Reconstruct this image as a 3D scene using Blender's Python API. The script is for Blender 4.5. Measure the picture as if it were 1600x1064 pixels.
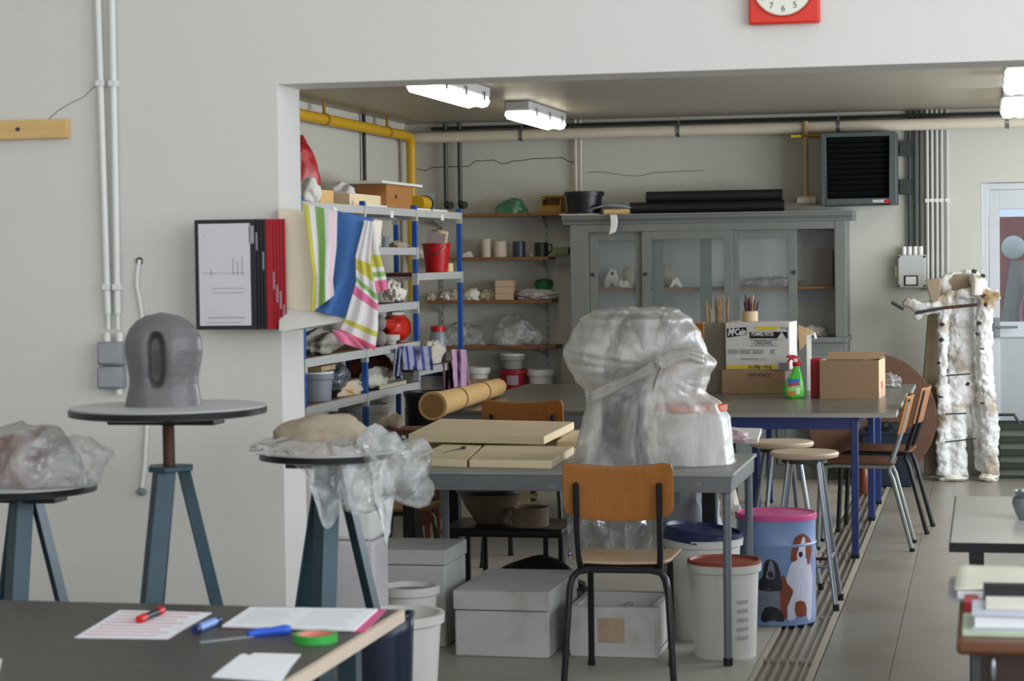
import bpy, bmesh, math, random
from mathutils import Vector, Matrix, Euler, noise
V = Vector; PI = math.pi; R = math.radians
random.seed(7)
for o in list(bpy.data.objects): bpy.data.objects.remove(o)
SC = bpy.context.scene; COL = SC.collection

# ------------------------------------------------------------------ camera
F = 3300.0; EYE = V((0, 0, 1.57))
yaw, pitch, roll = R(12.65), R(2.25), R(-.775)
fw = V((-math.sin(yaw)*math.cos(pitch), math.cos(yaw)*math.cos(pitch), -math.sin(pitch)))
_r = V((math.cos(yaw), math.sin(yaw), 0)); _u = _r.cross(fw)
rt = _r*math.cos(roll)+_u*math.sin(roll); up = -_r*math.sin(roll)+_u*math.cos(roll)
cam = bpy.data.cameras.new('camera'); camo = bpy.data.objects.new('camera', cam); COL.objects.link(camo)
m = Matrix((rt, up, -fw)).transposed().to_4x4(); m.translation = EYE; camo.matrix_world = m
cam.sensor_width = 36; cam.lens = 36*F/1600; cam.clip_start = .05; cam.clip_end = 200
cam.dof.use_dof = True; cam.dof.focus_distance = 11.6; cam.dof.aperture_fstop = 7.0
SC.camera = camo

# ------------------------------------------------------------------ world, daylight, exposure
SC.view_settings.view_transform = 'Standard'; SC.view_settings.look = 'None'
SC.view_settings.gamma = 1; SC.view_settings.use_curve_mapping = False
SC.view_settings.exposure = 0.0
W = bpy.data.worlds.new('sky'); SC.world = W; W.use_nodes = True
W.node_tree.nodes['Background'].inputs[0].default_value = (.62, .78, 1, 1)
W.node_tree.nodes['Background'].inputs[1].default_value = 1.3
def daylight(name, loc, rot, sx, sy, power, col=(.90, .95, 1)):
    l = bpy.data.lights.new(name, 'AREA'); l.shape = 'RECTANGLE'; l.size = sx; l.size_y = sy; l.energy = power; l.color = col
    o = bpy.data.objects.new(name, l); COL.objects.link(o); o.location = loc; o.rotation_euler = rot
    return o
# window light: the right-hand wall has a window band in each room; the third lamp is added fill
daylight('daylight_front_window', (2.17, 2.6, 2.2), (0, R(90), 0), 2.4, 5.6, 185)
daylight('daylight_rear_window', (2.17, 11.9, 1.62), (0, R(90), 0), 1.4, 4.9, 205)
daylight('fill_behind_camera', (-1.0, -2.46, 2.3), (R(90), 0, 0), 5.0, 2.4, 100)  # fill added behind the camera; the wall there has no window

# ------------------------------------------------------------------ photo pixel -> point on a known plane
def ray(x, y): return fw+rt*((x-800)/F)-up*((y-532)/F)
def Z(x, y, z=0.0): d = ray(x, y); return EYE+d*((z-EYE.z)/d.z)
def Yp(x, y, yy): d = ray(x, y); return EYE+d*(yy/d.y)
def Xp(x, y, xx): d = ray(x, y); return EYE+d*(xx/d.x)
def mpp(v): return (V(v)-EYE).dot(fw)/F      # metres per photo pixel at a point

# ------------------------------------------------------------------ materials
def lin(c):
    r = []
    for k in c:
        k = k/255; r.append(k/12.92 if k <= .04045 else ((k+.055)/1.055)**2.4)
    return (*r, 1)
MATS = {}
def mat(name, col, rough=.6, metal=0., var=.10, scale=9., bump=0., spec=.4, stain=None, coat=0):
    if name in MATS: return MATS[name]
    M = bpy.data.materials.new(name); M.use_nodes = True; nt = M.node_tree; N = nt.nodes; L = nt.links
    b = N['Principled BSDF']; c = lin(col)
    b.inputs['Roughness'].default_value = rough; b.inputs['Metallic'].default_value = metal
    b.inputs['Specular IOR Level'].default_value = spec; b.inputs['Coat Weight'].default_value = coat
    tc = N.new('ShaderNodeTexCoord'); nz = N.new('ShaderNodeTexNoise'); nz.inputs['Scale'].default_value = scale
    nz.inputs['Detail'].default_value = 6; L.new(tc.outputs['Object'], nz.inputs['Vector'])
    mx = N.new('ShaderNodeMix'); mx.data_type = 'RGBA'
    mx.inputs[6].default_value = (*[k*(1-var) for k in c[:3]], 1); mx.inputs[7].default_value = (*[min(1, k*(1+var)) for k in c[:3]], 1)
    L.new(nz.outputs['Fac'], mx.inputs[0]); out = mx.outputs[2]
    if stain:                                   # (colour, scale, low, high)
        n2 = N.new('ShaderNodeTexNoise'); n2.inputs['Scale'].default_value = stain[1]; n2.inputs['Detail'].default_value = 8
        L.new(tc.outputs['Object'], n2.inputs['Vector'])
        rp = N.new('ShaderNodeMapRange'); rp.inputs[1].default_value = stain[2]; rp.inputs[2].default_value = stain[3]
        L.new(n2.outputs['Fac'], rp.inputs[0])
        m2 = N.new('ShaderNodeMix'); m2.data_type = 'RGBA'; L.new(rp.outputs[0], m2.inputs[0]); L.new(out, m2.inputs[6])
        m2.inputs[7].default_value = lin(stain[0]); out = m2.outputs[2]
    L.new(out, b.inputs['Base Color'])
    if bump:
        bp = N.new('ShaderNodeBump'); bp.inputs['Strength'].default_value = bump; bp.inputs['Distance'].default_value = .01
        n3 = N.new('ShaderNodeTexNoise'); n3.inputs['Scale'].default_value = scale*5; n3.inputs['Detail'].default_value = 4
        L.new(tc.outputs['Object'], n3.inputs['Vector']); L.new(n3.outputs['Fac'], bp.inputs['Height']); L.new(bp.outputs[0], b.inputs['Normal'])
    MATS[name] = M; return M
def wood(name, c1, c2, rough=.55, axis=0, scale=6.):
    if name in MATS: return MATS[name]
    M = mat(name, c1, rough); nt = M.node_tree; N = nt.nodes; L = nt.links
    tc = [n for n in N if n.type == 'TEX_COORD'][0]; mp = N.new('ShaderNodeMapping')
    s = [14, 14, 14]; s[axis] = 1.2; mp.inputs['Scale'].default_value = s
    L.new(tc.outputs['Object'], mp.inputs[0]); nz = N.new('ShaderNodeTexNoise'); nz.inputs['Scale'].default_value = scale
    nz.inputs['Detail'].default_value = 5; nz.inputs['Distortion'].default_value = .6; L.new(mp.outputs[0], nz.inputs['Vector'])
    mx = N.new('ShaderNodeMix'); mx.data_type = 'RGBA'; mx.inputs[6].default_value = lin(c1); mx.inputs[7].default_value = lin(c2)
    L.new(nz.outputs['Fac'], mx.inputs[0]); L.new(mx.outputs[2], N['Principled BSDF'].inputs['Base Color']); return M
def film(name, col, lo, hi, rough=.22, scale=7., gloss=1., bump=.6, stretch=(1, 1, 1)):          # crumpled translucent plastic film
    if name in MATS: return MATS[name]
    M = bpy.data.materials.new(name); M.use_nodes = True; nt = M.node_tree; N = nt.nodes; L = nt.links
    b = N['Principled BSDF']; b.inputs['Base Color'].default_value = lin(col); b.inputs['Roughness'].default_value = rough
    tr = N.new('ShaderNodeBsdfTransparent'); tl = N.new('ShaderNodeBsdfTranslucent'); tl.inputs[0].default_value = lin(col)
    m1 = N.new('ShaderNodeMixShader'); m1.inputs[0].default_value = .22; L.new(b.outputs[0], m1.inputs[1]); L.new(tl.outputs[0], m1.inputs[2])
    m2 = N.new('ShaderNodeMixShader'); tc = N.new('ShaderNodeTexCoord'); nz = N.new('ShaderNodeTexNoise')
    nz.inputs['Scale'].default_value = scale; nz.inputs['Detail'].default_value = 5; nz.inputs['Distortion'].default_value = 1.2
    mp = N.new('ShaderNodeMapping'); mp.inputs['Scale'].default_value = stretch; L.new(tc.outputs['Object'], mp.inputs[0]); L.new(mp.outputs[0], nz.inputs['Vector']); rp = N.new('ShaderNodeMapRange')
    rp.inputs[1].default_value = .35; rp.inputs[2].default_value = .65; rp.inputs[3].default_value = lo; rp.inputs[4].default_value = hi
    L.new(nz.outputs['Fac'], rp.inputs[0]); L.new(rp.outputs[0], m2.inputs[0]); L.new(tr.outputs[0], m2.inputs[1]); L.new(m1.outputs[0], m2.inputs[2])
    bp = N.new('ShaderNodeBump'); bp.inputs['Strength'].default_value = bump; bp.inputs['Distance'].default_value = .02
    gl = N.new('ShaderNodeBsdfGlossy'); gl.inputs['Roughness'].default_value = rough; fr = N.new('ShaderNodeFresnel'); fr.inputs[0].default_value = 1.5
    m3 = N.new('ShaderNodeMixShader'); gm = N.new('ShaderNodeMath'); gm.operation = 'MULTIPLY'; gm.inputs[1].default_value = gloss; L.new(fr.outputs[0], gm.inputs[0]); L.new(gm.outputs[0], m3.inputs[0]); L.new(m2.outputs[0], m3.inputs[1]); L.new(gl.outputs[0], m3.inputs[2])
    L.new(nz.outputs['Fac'], bp.inputs['Height'])
    for n in (b, gl, fr): L.new(bp.outputs[0], n.inputs['Normal'])
    L.new(m3.outputs[0], N['Material Output'].inputs[0]); MATS[name] = M; return M
def glass(name, col=(225, 235, 235), tr=.9):
    if name in MATS: return MATS[name]
    M = bpy.data.materials.new(name); M.use_nodes = True; nt = M.node_tree; N = nt.nodes; L = nt.links
    b = N['Principled BSDF']; b.inputs['Base Color'].default_value = lin(col); b.inputs['Roughness'].default_value = .04
    t = N.new('ShaderNodeBsdfTransparent'); t.inputs[0].default_value = lin(col); mx = N.new('ShaderNodeMixShader'); mx.inputs[0].default_value = 1-tr
    L.new(t.outputs[0], mx.inputs[1]); L.new(b.outputs[0], mx.inputs[2]); L.new(mx.outputs[0], N['Material Output'].inputs[0])
    MATS[name] = M; return M
def stripes(name, stops, axis='y', rough=.9):               # woven stripes along the cloth's own UV
    M = bpy.data.materials.new(name); M.use_nodes = True; nt = M.node_tree; N = nt.nodes; L = nt.links
    uv = N.new('ShaderNodeUVMap'); sp = N.new('ShaderNodeSeparateXYZ'); L.new(uv.outputs[0], sp.inputs[0])
    rp = N.new('ShaderNodeValToRGB'); rp.color_ramp.interpolation = 'CONSTANT'; e = rp.color_ramp.elements
    for i, (p, c) in enumerate(stops):
        if i < 2: k = e[i]; k.position = p
        else: k = e.new(p)
        k.color = lin(c)
    L.new(sp.outputs[0 if axis == 'x' else 1], rp.inputs[0]); b = N['Principled BSDF']; b.inputs['Roughness'].default_value = rough
    b.inputs['Specular IOR Level'].default_value = .1
    L.new(rp.outputs[0], b.inputs['Base Color'])
    nz = N.new('ShaderNodeTexNoise'); nz.inputs['Scale'].default_value = 300; bp = N.new('ShaderNodeBump'); bp.inputs['Strength'].default_value = .3
    tc = N.new('ShaderNodeTexCoord'); L.new(tc.outputs['Object'], nz.inputs['Vector']); L.new(nz.outputs['Fac'], bp.inputs['Height']); L.new(bp.outputs[0], b.inputs['Normal'])
    return M
def glow(name, col, s):
    M = bpy.data.materials.new(name); M.use_nodes = True; b = M.node_tree.nodes['Principled BSDF']
    b.inputs['Base Color'].default_value = lin(col); b.inputs['Emission Color'].default_value = lin(col); b.inputs['Emission Strength'].default_value = s
    return M

# ------------------------------------------------------------------ mesh building
class MB:
    def __init__(s): s.v = []; s.f = []; s.uv = {}
    def add(s, vs, fs):
        n = len(s.v); s.v += [V(p) for p in vs]; s.f += [tuple(i+n for i in f) for f in fs]; return s
    def box(s, x0, x1, y0, y1, z0, z1, T=None):
        vs = [V((x, y, z)) for z in (z0, z1) for y in (y0, y1) for x in (x0, x1)]
        if T: vs = [T@p for p in vs]
        return s.add(vs, [(0, 2, 3, 1), (4, 5, 7, 6), (0, 1, 5, 4), (2, 6, 7, 3), (0, 4, 6, 2), (1, 3, 7, 5)])
    def obox(s, c, sz, rot=(0, 0, 0)):
        T = Matrix.Translation(V(c))@Euler(rot).to_matrix().to_4x4(); h = [k/2 for k in sz]
        return s.box(-h[0], h[0], -h[1], h[1], -h[2], h[2], T)
    def prism(s, pts, off):                                   # polygon of 3D points swept by an offset
        n = len(pts); a = [V(p) for p in pts]; b = [p+V(off) for p in a]
        return s.add(a+b, [tuple(range(n))[::-1], tuple(range(n, 2*n))]+[(i, (i+1) % n, n+(i+1) % n, n+i) for i in range(n)])
    def slab(s, pts, z0, z1): return s.prism([V((p[0], p[1], z0)) for p in pts], (0, 0, z1-z0))
    def tube(s, pts, r, n=10, cap=True):
        P = [V(p) for p in pts]; k = len(P); rr = r if isinstance(r, (list, tuple)) else [r]*k
        t = [(P[min(i+1, k-1)]-P[max(i-1, 0)]).normalized() for i in range(k)]
        a = V((0, 0, 1)) if abs(t[0].z) < .9 else V((1, 0, 0)); nrm = (a-t[0]*a.dot(t[0])).normalized(); vs = []
        for i in range(k):
            nrm = (nrm-t[i]*nrm.dot(t[i])).normalized(); b = t[i].cross(nrm)
            vs += [P[i]+(nrm*math.cos(2*PI*j/n)+b*math.sin(2*PI*j/n))*rr[i] for j in range(n)]
        fs = [(i*n+j, i*n+(j+1) % n, (i+1)*n+(j+1) % n, (i+1)*n+j) for i in range(k-1) for j in range(n)]
        if cap: fs += [tuple(range(n))[::-1], tuple(range((k-1)*n, k*n))]
        return s.add(vs, fs)
    def lathe(s, prof, c=(0, 0, 0), n=28, T=None):
        c = V(c); vs = []; k = len(prof)
        for r, z in prof:
            for j in range(n):
                p = V((max(r, 1e-4)*math.cos(2*PI*j/n), max(r, 1e-4)*math.sin(2*PI*j/n), z)); vs.append((T@p if T else p)+c)
        fs = [(i*n+j, i*n+(j+1) % n, (i+1)*n+(j+1) % n, (i+1)*n+j) for i in range(k-1) for j in range(n)]
        if prof[0][0] > 1e-3 and False: pass
        fs += [tuple(range(n))[::-1], tuple(range((k-1)*n, k*n))]
        return s.add(vs, fs)
    def sheet(s, fn, nu, nv):
        base = len(s.v)
        for j in range(nv+1):
            for i in range(nu+1):
                u, v = i/nu, j/nv; s.uv[len(s.v)] = (u, v); s.v.append(V(fn(u, v)))
        s.f += [(base+j*(nu+1)+i, base+j*(nu+1)+i+1, base+(j+1)*(nu+1)+i+1, base+(j+1)*(nu+1)+i) for j in range(nv) for i in range(nu)]
        return s
    def blob(s, c, rad, amp=.1, freq=2., seed=0, nu=22, nv=14, flat=-1.):   # lumpy closed form, flattened below
        c = V(c); rad = V(rad) if not isinstance(rad, (int, float)) else V((rad,)*3); vs = []
        for i in range(nv+1):
            th = PI*i/nv
            for j in range(nu):
                ph = 2*PI*j/nu; d = V((math.sin(th)*math.cos(ph), math.sin(th)*math.sin(ph), math.cos(th)))
                k = 1+amp*(noise.noise(d*freq+V((seed*7.3, seed*3.1, 1.7)))+.5*noise.noise(d*freq*2.3+V((seed, 5, 2))))*1.4
                d = d*k; d.z = max(d.z, flat); vs.append(c+V((d.x*rad.x, d.y*rad.y, d.z*rad.z)))
        return s.add(vs, [(i*nu+j, i*nu+(j+1) % nu, (i+1)*nu+(j+1) % nu, (i+1)*nu+j) for i in range(nv) for j in range(nu)])
    def crum(s, c, rad, amp=.3, freq=2.4, seed=0, nu=56, nv=34, flat=-1.):   # crumpled film: creased facets
        c = V(c); rad = V(rad); vs = []
        for i in range(nv+1):
            th = PI*i/nv
            for j in range(nu):
                ph = 2*PI*j/nu; d = V((math.sin(th)*math.cos(ph), math.sin(th)*math.sin(ph), math.cos(th))); q = d*freq+V((seed*7.3, seed*3.1, 1.7))
                w = V((noise.noise(q), noise.noise(q+V((9, 0, 0))), noise.noise(q+V((0, 9, 0)))))*.35
                k = .9+amp*(noise.noise(d*1.3+V((seed, 2, 8)))*1.1+(noise.voronoi(q+w)[0][0]-.45)*.9)
                d = d*k; d.z = max(d.z, flat); vs.append(c+V((d.x*rad.x, d.y*rad.y, d.z*rad.z)))
        return s.add(vs, [(i*nu+j, i*nu+(j+1) % nu, (i+1)*nu+(j+1) % nu, (i+1)*nu+j) for i in range(nv) for j in range(nu)])
    def mesh(s, name, sm=35, shift=None):
        me = bpy.data.meshes.new(name); vs = s.v if shift is None else [p-shift for p in s.v]
        me.from_pydata([tuple(p) for p in vs], [], s.f)
        bm = bmesh.new(); bm.from_mesh(me)
        if s.uv:
            lay = bm.loops.layers.uv.new('UVMap'); bm.verts.index_update()
            for f in bm.faces:
                for l in f.loops: l[lay].uv = s.uv.get(l.vert.index, (0, 0))
        else:
            bmesh.ops.remove_doubles(bm, verts=bm.verts, dist=2e-5); bmesh.ops.recalc_face_normals(bm, faces=bm.faces)
        bm.to_mesh(me); bm.free()
        if sm:
            me.polygons.foreach_set('use_smooth', [True]*len(me.polygons)); me.set_sharp_from_angle(angle=R(sm))
        me.update(); return me
def _obj(name, me, mt, bev, thick):
    o = bpy.data.objects.new(name, me); COL.objects.link(o); me.materials.append(mt)
    if thick: md = o.modifiers.new('thickness', 'SOLIDIFY'); md.thickness = thick; md.offset = 0
    if bev: md = o.modifiers.new('bevel', 'BEVEL'); md.width = bev; md.segments = 2; md.limit_method = 'ANGLE'; md.angle_limit = R(50)
    return o
def thing(name, label, cat, loc=(0, 0, 0), rz=0., group=None):
    o = bpy.data.objects.new(name, None); COL.objects.link(o); o.location = loc; o.rotation_euler = (0, 0, rz); o.empty_display_size = .05
    o['label'] = label; o['category'] = cat
    if group: o['group'] = group
    return o
def part(mb, name, mt, par, bev=0, sm=35, label=None, thick=0):             # mesh in the parent's own coordinates
    o = _obj(name, mb.mesh(name, sm), mt, bev, thick); o.parent = par
    if label: o['label'] = label
    return o
def wpart(mb, name, mt, par, bev=0, sm=35, label=None, thick=0):            # mesh given in world coordinates
    b = V((0, 0, 0)); p = par
    while p: b += p.location; p = p.parent
    o = _obj(name, mb.mesh(name, sm, b), mt, bev, thick); o.parent = par
    if label: o['label'] = label
    return o
def solo(mb, name, mt, label, cat, bev=0, sm=35, group=None, thick=0):      # a thing that is one mesh
    lo = V([min(p[i] for p in mb.v) for i in range(3)]); hi = V([max(p[i] for p in mb.v) for i in range(3)])
    c = V(((lo.x+hi.x)/2, (lo.y+hi.y)/2, lo.z)); o = _obj(name, mb.mesh(name, sm, c), mt, bev, thick); o.location = c
    o['label'] = label; o['category'] = cat
    if group: o['group'] = group
    return o
def struct(mb, name, mt, par=None, bev=0, sm=35):
    if par: return wpart(mb, name, mt, par, bev, sm)
    o = _obj(name, mb.mesh(name, sm), mt, bev, 0); o['kind'] = 'structure'; return o
def lettering(par, body, size, pos, mt, name='lettering', ax=(1, 0, 0), ay=(0, 0, 1), align='CENTER', shear=0, bend=None, sx=1., off=0.):
    cu = bpy.data.curves.new('txt', 'FONT'); cu.body = body; cu.size = size; cu.align_x = align; cu.align_y = 'CENTER'; cu.shear = shear; cu.offset = off
    t = bpy.data.objects.new('txt', cu); COL.objects.link(t); bpy.context.view_layer.update()
    me = bpy.data.meshes.new_from_object(t.evaluated_get(bpy.context.evaluated_depsgraph_get()))
    mb = MB(); ax = V(ax); ay = V(ay); pos = V(pos)
    vs = [pos+ax*(v.co.x*sx)+ay*v.co.y for v in me.vertices]
    if bend: vs = [bend(v.co.x*sx, v.co.y) for v in me.vertices]
    mb.add(vs, [tuple(p.vertices) for p in me.polygons])
    bpy.data.objects.remove(t); bpy.data.curves.remove(cu); bpy.data.meshes.remove(me)
    return part(mb, name, mt, par, sm=0)
def patch(par, pts, mt, name='print', thick=.0006, nrm=(0, -1, 0)):         # thin printed patch in the parent's coordinates
    return part(MB().prism(pts, V(nrm)*thick), name, mt, par, sm=0)
def dup(o, par=None):
    c = o.copy(); COL.objects.link(c); c.parent = par
    for ch in list(o.children): dup(ch, c)
    return c

# ------------------------------------------------------------------ shared materials
m_wall = mat('wall_paint', (212, 209, 202), .75, var=.03, scale=1.3, bump=.05, stain=((196, 190, 165), 1.7, .66, .86))
m_wall2 = mat('wall_paint_workroom', (196, 195, 184), .75, var=.04, scale=1.1, bump=.06, stain=((176, 172, 150), 1.3, .62, .9))
m_ceil = mat('ceiling_paint', (164, 156, 140), .4, var=.05, scale=.8, bump=.03)
m_black = mat('black_paint', (22, 23, 26), .4, var=.2)
m_blackpl = mat('black_plastic', (24, 24, 28), .35, var=.1)
m_grey = mat('grey_paint', (120, 128, 130), .5, var=.08)
m_steel = mat('steel', (150, 155, 160), .32, .85, var=.1, scale=20)
m_dark = mat('dark_steel', (60, 66, 66), .5, .3, var=.2)
m_white = mat('white_plastic', (222, 222, 216), .4, var=.03)
m_whitep = mat('white_paint', (226, 226, 222), .5, var=.03)
m_paper = mat('paper', (228, 228, 230), .8, var=.02)
m_card = mat('cardboard', (158, 130, 100), .85, var=.06, scale=4)
m_cardl = mat('cardboard_pale', (198, 172, 140), .85, var=.06, scale=4)
m_pine = wood('pine', (226, 190, 130), (204, 160, 98))
m_ply = wood('plywood', (240, 224, 190), (226, 205, 164), .65)
m_chairw = wood('chair_veneer', (172, 112, 54), (148, 90, 38), .35, axis=2)
m_seatw = wood('seat_veneer', (202, 174, 140), (178, 146, 112), .45, axis=1)
m_brown = wood('brown_wood', (112, 72, 44), (84, 50, 30), .45)
m_shelfw = wood('shelf_wood', (142, 98, 60), (112, 74, 42), .5)
m_plaster = mat('plaster', (225, 220, 208), .9, var=.08, scale=12, bump=.4)
m_foam = mat('foam', (205, 205, 202), .9, var=.05, scale=20, bump=.1, stain=((164, 154, 136), 5, .54, .8))
m_red = mat('red_plastic', (190, 22, 26), .35, var=.06)
m_film = film('plastic_film', (232, 232, 230), .2, .7)
m_clear = film('clear_film', (234, 236, 234), .08, .48, .16, 9, .6)
m_ink = mat('black_ink', (34, 32, 34), .8); m_pink = mat('pink', (214, 60, 130), .4)
m_yellow = mat('yellow', (222, 196, 40), .5)
# ================================================================== THE SETTING
YF, YB, YW = 6.3, 6.52, 15.25            # partition wall faces, far wall
XL, XR, HC = -4.2, 2.2, 2.57
JX, LZ = -2.155, 2.12                    # jamb of the wide opening, lintel height
m_floor = mat('floor_concrete', (172, 167, 156), .45, var=.07, scale=2.2, bump=.03, stain=((140, 132, 118), 1.5, .55, .8))
m_tile = mat('floor_slab', (142, 137, 127), .33, var=.06, scale=3, bump=.03, stain=((118, 108, 92), 1.6, .5, .8))
fl = MB().box(-4.7, -.865, -2.7, 15.5, -.1, 0).box(-.865, -.625, -2.7, 15.5, -.1, -.03).box(-.625, 2.4, -2.7, 15.5, -.1, -.006)
floor = struct(fl, 'floor', m_floor)
cols = [(-.622, -.3545), (-.3515, .2475), (.2505, .85), (.853, 2.2)]
for (a, b) in cols:
    me = MB().box(a, b, -.5993, .5993, -.006, 0).mesh('floor_slab', 0); me.materials.append(m_tile)
    for k in range(-2, 13):
        o = bpy.data.objects.new('floor_slab', me); COL.objects.link(o); o.parent = floor; o.location = (0, .75+k*1.2, 0)
m_gr = mat('grate_metal', (136, 129, 116), .5, .4, var=.15); m_grb = mat('grate_bar', (156, 149, 136), .45, .5, var=.1)
bar = MB().box(-.004, .004, -.485, .485, -.012, 0).mesh('bar', 0); bar.materials.append(m_grb)
for k in range(9):
    g = thing('drain_grate', 'ribbed metal grate panel set in the long floor channel', 'grate', (-.745, 6.65+k, -.03), 0, 'drain grate panels in the floor channel')
    part(MB().box(-.115, .115, -.495, .495, 0, .018), 'base_plate', m_gr, g)
    for s in (-.492, .492): part(MB().box(-.099, .089, s-.006, s+.006, .018, .03), 'end_frame', m_grb, g)
    for s0, s1 in ((.09, .117), (-.117, -.1)): part(MB().box(s0, s1, -.498, .498, .018, .0305), 'side_frame', mat('grate_edge', (166, 158, 142), .6, var=.06), g)
    for i in range(5):
        o = bpy.data.objects.new('bar', bar); COL.objects.link(o); o.parent = g; o.location = (-.076+i*.036, 0, .03)
struct(MB().box(-4.7, JX, YF, YB, 0, 4.2).box(JX, 1.6, YF, YB, LZ, 4.2).box(1.6, XR, YF, YB, 0, 4.2), 'wall_front', m_wall)
wall_front = bpy.data.objects['wall_front']
wb = MB().box(XL-.2, -.03, YW, YW+.22, 0, HC+.1).box(-.03, 1.02, YW, YW+.22, 2.05, HC+.1).box(1.02, XR+.2, YW, YW+.22, 0, HC+.1)
wall_back = struct(wb, 'wall_back', m_wall2)
struct(MB().box(XL-.2, XL, YB, YW, 0, HC+.1), 'wall_left', m_wall2)
struct(MB().box(-4.9, -4.7, -2.7, YF, 0, 4.2), 'wall_left_front', m_wall)
# right-hand wall with the window band of each room
def wall_windows(name, y0, y1, h, wy0, wy1, wz0, wz1, n, idx):
    w = MB().box(XR, XR+.2, y0, wy0, 0, h).box(XR, XR+.2, wy1, y1, 0, h).box(XR, XR+.2, wy0, wy1, 0, wz0).box(XR, XR+.2, wy0, wy1, wz1, h)
    struct(w, name, m_wall)
    f = MB()
    for i in range(n+1):
        y = wy0+(wy1-wy0)*i/n; f.box(XR+.05, XR+.11, y-.03, y+.03, wz0, wz1)
    f.box(XR+.05, XR+.11, wy0, wy1, wz0, wz0+.06).box(XR+.05, XR+.11, wy0, wy1, wz1-.06, wz1)
    struct(f, 'window_%d' % idx, m_whitep)
wall_windows('wall_right_front', -2.7, YF, 4.2, -.3, 5.5, .95, 3.45, 4, 1)
wall_windows('wall_right', YB, YW, HC+.1, 8.0, 14.4, .9, 2.35, 5, 2)
struct(MB().box(-4.9, XR+.2, -2.9, -2.7, 0, 4.2), 'wall_behind', m_wall)
struct(MB().box(XL-.2, XR+.2, YB, YW+.2, HC, HC+.12), 'ceiling', m_ceil)
struct(MB().box(-4.9, XR+.2, -2.9, YB, 4.2, 4.3), 'ceiling_front', m_whitep)
# hairline cracks in the plaster, part of their walls
m_crack = mat('crack', (92, 88, 78), .9)
def crack(par, pts, y, r=.0035):
    P = [Yp(a, b, y-.001) for a, b in pts]; struct(MB().tube(P, r, 5), 'crack', m_crack, par)
crack(wall_back, [(651, 264), (665, 267), (675, 262), (690, 261), (733, 260), (742, 252), (757, 251), (772, 250), (783, 256), (793, 255), (800, 252), (815, 251), (832, 248), (868, 247), (878, 246), (890, 253), (903, 253)], YW)
crack(wall_back, [(917, 270), (935, 268), (950, 270), (975, 274), (1000, 275), (1020, 270), (1060, 268), (1100, 266)], YW, .0022)

crack(wall_front, [(76, 186), (92, 172), (112, 160), (130, 152), (143, 139), (153, 133)], YF, .001)
# ------------------------------------------------------------------ glazed door in the far wall, the red space behind it
m_door = mat('door_frame_paint', (196, 200, 204), .4, var=.03)
x0 = -.03
dr = bpy.data.objects.new('door_1', None); COL.objects.link(dr); dr.location = (x0, YW, 0); dr['kind'] = 'structure'
fr = MB().box(.0, .05, .03, .12, 0, 2.05).box(1.0, 1.05, .03, .12, 0, 2.05).box(.05, 1.0, .03, .12, 2.0, 2.05)
part(fr, 'door_frame', m_door, dr, .004)
lf = MB().box(.055, .128, .04, .1, .02, 1.995).box(.885, .995, .04, .1, .02, 1.995).box(.128, .885, .04, .1, 1.865, 1.995).box(.128, .885, .04, .1, .96, 1.07).box(.128, .885, .04, .1, .02, .12)
leaf = part(lf, 'door_leaf', m_door, dr, .003)
part(MB().box(.128, .885, .06, .08, .12, .96), 'lower_panel', mat('door_panel', (170, 176, 178), .5, var=.03), leaf)
part(MB().box(.128, .885, .066, .072, 1.07, 1.865), 'pane', glass('door_glass', (235, 238, 238), .94), leaf)
hd = MB().box(.09, .13, .018, .04, .96, 1.1).tube([(.11, .02, 1.035), (.11, -.02, 1.035), (.25, -.02, 1.035)], .009)
part(hd, 'door_handle', m_steel, leaf)
for z in (.35, 1.45): part(MB().tube([(.0, .02, z), (.0, .02, z+.09)], .012), 'hinge', m_steel, dr)
red = mat('red_cladding', (150, 14, 26), .5, var=.15)
rp = MB().box(-.8, 3.2, 17.3, 17.4, -.004, 1.84)
for k in range(9): rp.box(-.6+k*.4, -.57+k*.4, 17.28, 17.31, 0, 1.84)
solo(rp, 'red_partition', red, 'dark red panelled partition seen through the glazed door', 'partition')
solo(MB().box(-1.2, 3.4, 15.5, 18.5, -.1, -.005), 'pavement', m_floor, 'grey ground beyond the glazed door', 'ground')
fg = thing('draped_figure', 'grey and pink draped figure with pale round head behind door glass', 'mannequin', (.235, 16.2, -.005))
part(MB().lathe([(.12, 0), (.13, .02), (.02, .05), (.015, .9), (.015, 1.45)]), 'stand', m_dark, fg)
part(MB().sheet(lambda u, v: ((.05+.13*v+.02*math.sin(u*40)*v)*math.cos(u*2*PI), (.05+.1*v+.02*math.sin(u*40)*v)*math.sin(u*2*PI), 1.5-.9*v), 48, 12), 'dress', mat('grey_cloth', (128, 130, 128), .9), fg)
part(MB().sheet(lambda u, v: (.03+.2*u*v+.02*math.sin(v*9), -.14-.03*math.sin(u*20)*v, 1.42-.62*v), 14, 10), 'pink_scarf', mat('pink_cloth', (196, 120, 150), .9), fg, thick=.006)
part(MB().blob((-.03, -.02, 1.6), .087, 0), 'head', mat('pale_ball', (205, 212, 208), .6), fg)

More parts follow.
